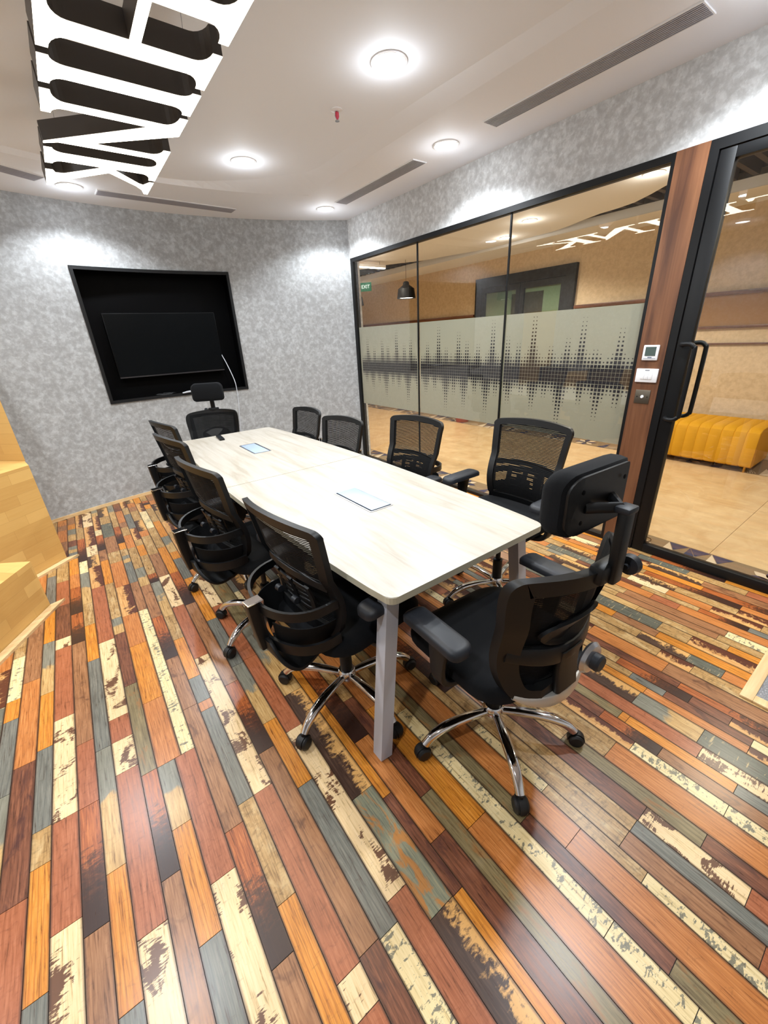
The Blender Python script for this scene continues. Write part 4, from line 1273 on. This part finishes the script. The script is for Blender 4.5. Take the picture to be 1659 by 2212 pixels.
# --- executive chair with headrest
def yh(z): return -0.262 - 0.055*max(0, (z-0.45)/0.47)**1.3 + 0.02*math.sin(PI*min(max((z-0.45)/0.30, 0), 1))
def bph(x, z, off=0.0): return (x, yh(z)+0.115*(x/0.24)**2+off, z)
def outline_head():
    pr = [(0.10, 0.440), (0.155, 0.452), (0.190, 0.485), (0.212, 0.55), (0.222, 0.62), (0.228, 0.70), (0.236, 0.78), (0.240, 0.84), (0.238, 0.880), (0.225, 0.905), (0.200, 0.915), (0.12, 0.922), (0.0, 0.926)]
    R = [(p[0], p[2]) for p in smoothpath([(a, 0, b) for a, b in pr], 3)]
    return R + [(-x, z) for x, z in R[::-1][1:]]
def make_head_chair():
    t = empty('executive_chair'); chair_base(t); chair_seat(t)
    ol = outline_head()
    fr = obj('back_frame', frame_ring(ol, 0.050, 0.030, bph), black_plastic, t, True)
    obj('back_mesh', mesh_rows(BM(), 0.47, 0.895, lambda z: 0.185 if z < 0.53 else 0.205, bph, 0.0062, 0.97, 0.020), mesh_black, t)
    bm = BM(); strip(bm, [bph(-0.20+0.40*i/12, 0.640-0.030*math.sin(PI*i/12), -0.002) for i in range(13)], [rrect(0.026, 0.050+0.02*math.sin(PI*i/12), 0.008, 2) for i in range(13)], side=(0, 1, 0))
    obj('back_crossbar', bm, black_plastic, fr, True)
    bm = BM(); strip(bm, [bph(0, 0.46+0.16*i/6, -0.004) for i in range(7)], [rrect(0.024, 0.10, 0.008, 2)]*7, side=(0, 1, 0))
    obj('lower_spine', bm, black_plastic, fr, True)
    bm = plate([(0.13*math.cos(2*PI*i/24), 0.700+0.055*math.sin(2*PI*i/24)) for i in range(24)], 0.012, bph, 0.010)
    lu = obj('lumbar_pad', bm, black_plastic, t, True)
    kn = obj('lumbar_knob', lathe(BM(), [(0.0, 0.0), (0.048, 0.0), (0.052, -0.007), (0.044, -0.018), (0.026, -0.022), (0.0, -0.022)], 0.030, -0.300, 0.590, 28, 'Y'), alu, t, True)
    kn['label'] = 'silver disc of the lumbar knob'
    obj('grip', lathe(BM(), [(0.026, -0.019), (0.027, -0.040), (0.022, -0.046), (0.0, -0.047)], 0.030, -0.300, 0.590, 24, 'Y'), arm_plastic, kn, True)
    # silver band under the back
    bm = BM(); pts = [bph(-0.17+0.34*i/16, 0.432+0.040*abs((i-8)/8)**2.2, 0.002) for i in range(17)]
    strip(bm, pts, [rrect(0.034, 0.050-0.030*abs((i-8)/8)**2, 0.008, 2) for i in range(17)], side=(0, 1, 0))
    sb = obj('silver_band', bm, simple('satin_silver', rgb(196, 194, 188), .35, .55), t, True); sb['label'] = 'silver band under the backrest'
    bm = BM(); pts = smoothpath([(0, -0.262, 0.445), (0, -0.225, 0.412), (0, -0.15, 0.398), (0, -0.05, 0.398)], 4)
    strip(bm, pts, rect(0.12, 0.018), side=(1, 0, 0)); obj('back_bracket', bm, black_plastic, t, True)
    # headrest with slide post
    hp = obj('headrest_post', bx(BM(), -0.020, 0.020, -0.352, -0.326, 0.885, 1.085, 0.006), black_plastic, t, True)
    obj('clamp', bx(BM(), -0.055, 0.045, -0.340, -0.300, 0.888, 0.940, 0.008), black_plastic, hp, True)
    obj('clamp_knob', lathe(BM(), [(0.008, 0.0), (0.008, 0.012), (0.026, 0.014), (0.028, 0.034), (0.020, 0.040), (0.0, 0.041)], 0.045, -0.342, 0.912, 18, 'X'), arm_plastic, hp, True)
    obj('post_cap', bx(BM(), -0.024, 0.024, -0.356, -0.318, 1.080, 1.098, 0.006), arm_plastic, hp, True)
    bm = BM(); tube(bm, [(-0.06, -0.268, 1.085), (0.0, -0.322, 1.088), (0.06, -0.268, 1.085)], 0.014, 10); obj('pivot_arm', bm, black_plastic, hp, True)
    def hm(x, z, off): return (x, -0.262+0.9*x*x*1.3-0.25*(z-1.095)**2*10*0.3+off, z)
    o1 = [(x, 1.095+z+0.012*math.cos(PI*x/0.28)) for x, z in rrect(0.290, 0.168, 0.042, 5)]
    def cush():
        bm = BM(); rings = []
        for sc, off in ((0.86, -0.018), (0.97, -0.012), (1.0, 0.008), (0.99, 0.030), (0.92, 0.046), (0.68, 0.054)):
            rings.append([hm(x*sc, 1.095+(z-1.095)*sc, off) for x, z in o1])
        return loft(bm, rings)
    hc = obj('headrest', cush(), fabric, t, True)
    obj('headrest_shell', plate([(x*0.90, 1.095+(z-1.095)*0.90) for x, z in o1], 0.008, hm, -0.014), black_plastic, hc, True)
    for x, z in ((-0.09, 1.135), (-0.085, 1.055), (0.09, 1.135), (0.085, 1.055)):
        c = hm(x, z, -0.0225); obj('screw', lathe(BM(), [(0.006, 0.0), (0.006, -0.0015), (0.0, -0.002)], c[0], c[1], c[2], 10, 'Y'), black_gloss, hc)
    return t
BASE = ('base_leg', 'hub', 'caster', 'gas_lift')
def setup(t, x, y, rz, lift, leg_world, label, group):
    t.location = (x, y, 0); t.rotation_euler = (0, 0, math.radians(rz))
    for ch in t.children:
        nm = ch.name.split('.')[0]
        if nm in BASE:
            if nm in ('base_leg', 'caster'): ch.rotation_euler.z += math.radians(leg_world-rz)
        else: ch.location.z += lift
    tag(t, label, 'chair', group)
spec = [
 (0.640, 1.240, -83, 0.018, -157, 'black mesh swivel chair on the left side nearest the camera'),
 (0.560, 1.960, -82, 0.052, -154, 'black mesh swivel chair, second from the camera on the left side'),
 (0.580, 2.690, -80.5, 0.055, -163, 'black mesh swivel chair, third from the camera on the left side'),
 (0.655, 3.370, -80, 0.04, -150, 'black mesh swivel chair at the far left end of the table'),
 (1.735, 1.285, 90.5, 0.07, 160, 'black mesh swivel chair in front of the wooden post, right side'),
 (1.550, 2.020, 94, 0.03, 150, 'black mesh swivel chair, second from the camera on the glass side'),
 (1.400, 2.705, 98.5, -0.03, 140, 'black mesh swivel chair, third from the camera on the glass side'),
 (1.425, 3.385, 93, -0.03, 130, 'black mesh swivel chair at the far end of the glass side'),
]
proto = make_mesh_chair()
copies = [proto] + [dup(proto) for _ in spec[1:]]
for c, (x, y, rz, lf, lw, lab) in zip(copies, spec): setup(c, x, y, rz, lf, lw, lab, 'mesh chairs along the table sides')
hc1 = make_head_chair(); hc2 = dup(hc1)
setup(hc1, 0.995, 0.705, -3, 0.0, -123.5, 'black executive chair with headrest at the near table end', 'executive chairs with headrests')
setup(hc2, 0.930, 4.020, 155, -0.015, 60, 'black executive chair with headrest below the television niche', 'executive chairs with headrests')

# ================================================================== TELEVISION AND CABLES
tv = empty('television', (0.945, 5.10, 1.525)); tag(tv, 'wide black television hanging inside the black wall niche', 'television')
obj('cabinet', bx(BM(), -0.53, 0.53, -0.03, 0.02, -0.302, 0.302, 0.006), simple('tv_plastic', rgb(6, 6, 7), .45, 0, 0, .12), tv, True)
obj('screen', bx(BM(), -0.522, 0.522, -0.0315, -0.029, -0.285, 0.294), simple('tv_screen', rgb(3, 5, 7), .3, 0, 0, .12), tv)
obj('bottom_bezel', bx(BM(), -0.525, 0.525, -0.034, -0.029, -0.300, -0.288), simple('tv_bezel', rgb(40, 38, 40), .3), tv)
bm = BM(); bx(bm, -0.2, 0.2, 0.02, 0.07, -0.2, 0.2); obj('wall_bracket', bm, black_metal, tv)
cable_w = simple('white_cable', rgb(186, 190, 198), 0.5)
bm = BM(); tube(bm, smoothpath([(1.47, 5.08, 1.40), (1.50, 5.03, 1.28), (1.525, 4.975, 1.14), (1.53, 4.948, 1.05), (1.525, 4.945, 0.90), (1.505, 4.95, 0.70), (1.48, 4.962, 0.40), (1.47, 4.965, 0.05)], 6), 0.0042, 8)
tag(obj('hanging_cable', bm, cable_w, None, True), 'white cable hanging down out of the niche', 'cable')
bm = BM(); pts = []
for k in range(60):
    a = k*0.42; pts.append((1.06+0.11*math.cos(a)+0.0006*k, 5.005+0.020*math.sin(a*1.03), NZ0+0.008+0.00022*k+0.003*(1+math.sin(a*3.1))))
pts += [(1.22, 5.01, NZ0+0.045), (1.27, 5.0, NZ0+0.04), (1.305, 5.0, NZ0+0.006)]
tube(bm, smoothpath(pts, 2), 0.0032, 6)
tag(obj('coiled_cable', bm, cable_w, None, True), 'white coiled cable lying on the niche ledge', 'cable')
bm = BM(); pts = []
for k in range(30):
    a = k*0.5; pts.append((0.78+0.09*math.cos(a)+0.001*k, 5.05+0.02*math.sin(a), NZ0+0.008+0.0003*k+0.004*(1+math.sin(a*2.3))))
tube(bm, smoothpath(pts, 2), 0.0035, 6)
tag(obj('black_cable', bm, black_plastic, None, True), 'black coiled cable on the niche ledge', 'cable')

# ================================================================== WOODEN STEPPED SEATING
def uv_prism(name, pts, z0, z1, mat, parent):
    bm = BM(); prism(bm, pts, z0, z1)
    bmesh.ops.recalc_face_normals(bm, faces=bm.faces)
    es = [e for e in bm.edges]
    uvl = bm.loops.layers.uv.new('UVMap')
    for f in bm.faces:
        n = f.normal
        if abs(n.z) > 0.5:
            for lp in f.loops: lp[uvl].uv = (lp.vert.co.x*0.7-lp.vert.co.y*0.7, lp.vert.co.x*0.7+lp.vert.co.y*0.7)
        else:
            d = Vector((-n.y, n.x, 0))
            for lp in f.loops: lp[uvl].uv = (lp.vert.co.dot(d), lp.vert.co.z)
    o = obj(name, bm, mat, parent, recalc=False); return o
A1 = (-0.497, 3.040); A2 = (-0.402, 3.757); A3 = (-0.428, 3.931)
P12 = (-0.886, 3.306); Q2 = (-1.43, 2.806)
pale_top = parquet
s1 = empty('seating_step', (-1.1, 2.5, 0)); tag(s1, 'lowest golden wood seating step at the left edge', 'step', 'golden wood stepped seating')
at(s1, uv_prism('step_block', [A1, (-1.275, 1.638), (-2.2, 1.9), (-2.2, 2.2), (Q2[0]+.003, Q2[1]-.004), (P12[0]+.003, P12[1]-.004)], 0.0, 0.335, parquet, None))
s2 = empty('seating_step', (-1.0, 3.6, 0)); tag(s2, 'middle golden wood seating step beside the grey wall', 'step', 'golden wood stepped seating')
at(s2, uv_prism('step_block', [A2, Q2, (-2.2, 2.25), (-2.2, 3.2), (-1.43, 4.02), (-0.55, 4.60)], 0.0, 0.771, parquet, None))
s3 = empty('seating_step', (-0.8, 4.2, 0.771)); tag(s3, 'tallest golden wood block standing against the grey wall', 'step', 'golden wood stepped seating')
at(s3, uv_prism('step_block', [A3, (-1.25, 4.10), (-1.30, 4.12), (-0.90, 4.42), (-0.55, 4.60)] if False else [A3, (-0.93, 4.455), (-0.55, 4.60)], 0.7715, 1.75, parquet, None))
def floor_trim(root, a, b, off, name='floor_trim'):
    a = Vector(a); b = Vector(b); d = (b-a).normalized(); nn = Vector((d.y, -d.x))
    if nn.dot(Vector((0, 0))-a) < 0 and nn.dot(Vector((0.5, 1.0))-a) < 0: nn = -nn
    if nn.dot(Vector((0.5, 1.5))-a) < 0: nn = -nn
    bm = BM()
    q = [a-d*0.06+nn*off, b+nn*off, b+nn*0.003, a+nn*0.003]
    prism(bm, [(v.x, v.y) for v in q], 0.0, 0.016)
    at(root, obj(name, bm, pale_wood, None))
floor_trim(s1, A1, (-1.275, 1.638), 0.055)
floor_trim(s2, A2, P12, 0.05)

# ---- hatch in the floor by the door
ht = empty('floor_hatch', (2.3, -0.2, 0)); tag(ht, 'grey speckled floor panel with pale wood border at the right edge', 'floor hatch')
HX0, HX1, HY0, HY1 = 1.935, 2.62, -0.55, 0.140
for x0, x1, y0, y1 in ((HX0, HX1, HY1-0.045, HY1), (HX0, HX1, HY0, HY0+0.045), (HX0, HX0+0.045, HY0+0.045, HY1-0.045), (HX1-0.045, HX1, HY0+0.045, HY1-0.045)):
    pbox('border_strip', ht, x0, x1, y0, y1, 0.0002, 0.010, pale_wood, 0.002)
def speck():
    m, t, b = new_mat('grey_speckled_panel'); n = noise(t, geo_pos(t), 160, 3)
    L(t, ramp(t, n.outputs[0], [(0.4, rgb(112, 112, 116)), (0.62, rgb(150, 150, 154)), (0.7, rgb(190, 190, 194))]), b.inputs['Base Color']); b.inputs['Roughness'].default_value = .5
    return m
pbox('panel', ht, HX0+0.045, HX1-0.045, HY0+0.045, HY1-0.045, 0.0002, 0.006, speck())

# ================================================================== THINGS IN THE CORRIDOR
# yellow channelled bench
sf = empty('yellow_sofa', (5.66, 1.36, 0)); tag(sf, 'mustard yellow channel-stitched bench sofa beyond the glass door', 'sofa')
mus = simple('mustard_velvet', rgb(214, 156, 20), 0.7)
ns = 9; y0s, y1s = 0.96, 1.90
for k in range(ns):
    ya = y0s+(y1s-y0s)*k/ns; yb_ = y0s+(y1s-y0s)*(k+1)/ns
    def ch():
        bm = BM(); prof = [(5.96, 0.055), (5.42, 0.055), (5.378, 0.075), (5.362, 0.14), (5.362, 0.36), (5.38, 0.42), (5.43, 0.455), (5.55, 0.462), (5.96, 0.462)]
        rings = []
        for yy, ins in ((ya, 0.004), (ya+0.006, 0.0), ((ya+yb_)/2, -0.001), (yb_-0.006, 0.0), (yb_, 0.004)):
            cx, cz = 5.68, 0.28
            rings.append([(x+(ins if x < cx else 0), yy, z-(ins if z > cz else -ins)) for x, z in prof])
        return loft(bm, rings)
    at(sf, obj('channel', ch(), mus, None, True))
brass = simple('brass', rgb(196, 152, 70), 0.25, 1.0)
for x in (5.42, 5.90):
    for y in (y0s+0.05, y1s-0.05):
        bm = BM(); tube(bm, [(x, y, 0.0), (x, y, 0.06)], 0.012, 10); at(sf, obj('leg', bm, brass, None, True))
# pendant lamps
def pendant(x, y, zb, label):
    t = empty('pendant_lamp', (x, y, zb)); tag(t, label, 'pendant lamp', 'black dome pendants in the corridor')
    obj('shade', lathe(BM(), [(0.140, 0.004), (0.150, 0.0), (0.152, 0.004), (0.132, 0.14), (0.060, 0.190), (0.050, 0.200), (0.050, 0.225), (0.035, 0.245), (0.0, 0.252)], seg=28, cap=False), black_metal, t, True)
    obj('bulb', lathe(BM(), [(0.0, 0.012), (0.12, 0.012), (0.125, 0.018), (0.0, 0.02)], seg=24), diff_c, t, True)
    bm = BM(); tube(bm, [(0, 0, 0.25), (0, 0, CH-zb+0.066)], 0.003, 6); obj('cord', bm, black_plastic, t)
pendant(4.80, 5.74, 2.05, 'black dome pendant lamp hanging beside the first glass joint')
pendant(4.80, 7.25, 2.06, 'black pendant lamp half hidden at the left glass edge')
ll = empty('linear_light', (4.3, 6.03, 2.5)); tag(ll, 'thin white linear tube light near the corridor ceiling', 'tube light')
obj('housing', bx(BM(), -0.30, 0.30, -0.03, 0.03, 0.012, 0.05), white_plastic, ll)
obj('diffuser', bx(BM(), -0.295, 0.295, -0.025, 0.025, 0.0, 0.012, 0.004), diff_c, ll)
bm = BM()
for s in (-0.2, 0.2): tube(bm, [(s, 0, 0.05), (s, 0, CH-2.5+0.001)], 0.003, 6)
obj('hanger', bm, black_metal, ll)
# exit sign, seen mirrored from behind the glass
ex = empty('exit_sign', (5.60, 8.13, 2.49)); tag(ex, 'green hanging EXIT sign at the far left of the glass', 'sign')
green = emit('exit_green', rgb(20, 120, 78), 0.35, rgb(16, 96, 62))
wsign = emit('exit_white', rgb(225, 245, 230), 0.8)
rz = math.radians(-55)
Rm = Matrix.Rotation(rz, 4, 'Z')
o = obj('panel', bx(BM(), -0.18, 0.18, 0.0, 0.02, -0.085, 0.085, 0.003), green, ex, True); o.data.transform(Rm)
Mx = Rm @ Matrix.Translation((0.055, -0.0015, 0)) @ Matrix.Rotation(PI/2, 4, 'X')
text_obj('lettering', 'EXIT', 0.095, wsign, ex, Mx)
man = BM()
lathe(man, [(0.0, 0.0), (0.014, 0.0), (0.014, 0.001), (0.0, 0.001)], -0.115, -0.0015, 0.045, 12, 'Y')
for a, b, w_ in (((-0.118, 0.03), (-0.125, -0.01), 0.018), ((-0.125, -0.01), (-0.10, -0.03), 0.010), ((-0.10, -0.03), (-0.095, -0.06), 0.009), ((-0.125, -0.01), (-0.14, -0.035), 0.010), ((-0.14, -0.035), (-0.16, -0.045), 0.009), ((-0.118, 0.022), (-0.095, 0.008), 0.008), ((-0.12, 0.022), (-0.145, 0.012), 0.008)):
    d = Vector((b[0]-a[0], 0, b[1]-a[1])).normalized(); nn = Vector((-d.z, 0, d.x))*w_/2
    man.faces.new([man.verts.new(v) for v in (Vector((a[0], -0.0015, a[1]))+nn, Vector((a[0], -0.0015, a[1]))-nn, Vector((b[0], -0.0015, b[1]))-nn, Vector((b[0], -0.0015, b[1]))+nn)])
o = obj('running_figure', man, wsign, ex); o.data.transform(Rm)
bm = BM()
for s in (-0.12, 0.12): tube(bm, [(s, 0.01, 0.085), (s, 0.01, CH-2.49-0.03)], 0.003, 6)
o = obj('hanger', bm, black_metal, ex); o.data.transform(Rm)
# planter on the far carpet
pt = empty('plant_pot', (5.55, 5.12, 0)); tag(pt, 'red clay plant pot standing on the corridor carpet', 'plant pot')
obj('pot', lathe(BM(), [(0.0, 0.0), (0.11, 0.0), (0.15, 0.24), (0.165, 0.24), (0.165, 0.28), (0.145, 0.28), (0.14, 0.26), (0.0, 0.26)], seg=24), simple('terracotta', rgb(150, 66, 44), .7), pt, True)
lf = BM(); rl = random.Random(3)
for k in range(26):
    a = rl.uniform(0, 2*PI); h = rl.uniform(0.25, 0.75); r = rl.uniform(0.08, 0.30)
    p0 = Vector((0, 0, 0.27)); p1 = Vector((math.cos(a)*r*0.4, math.sin(a)*r*0.4, 0.27+h*0.7)); p2 = Vector((math.cos(a)*r, math.sin(a)*r, 0.27+h))
    sd = Vector((-math.sin(a), math.cos(a), 0))*0.035
    v = [lf.verts.new(q) for q in (p0-sd*.2, p0+sd*.2, p1+sd, p1-sd, p2)]
    lf.faces.new((v[0], v[1], v[2], v[3])); lf.faces.new((v[3], v[2], v[4]))
obj('leaves', lf, simple('leaf_green', rgb(58, 96, 44), .5), pt)
# thin black cable on the corridor carpet by the door
bm = BM(); tube(bm, smoothpath([(3.02, 1.10, 0.004), (3.06, 1.03, 0.004), (3.12, 0.98, 0.004), (3.17, 0.99, 0.004), (3.17, 1.04, 0.004), (3.12, 1.08, 0.004), (3.07, 1.12, 0.004)], 5), 0.0022, 6)
tag(obj('floor_cable', bm, black_plastic, None, True), 'thin black cable looped on the corridor carpet by the door', 'cable')
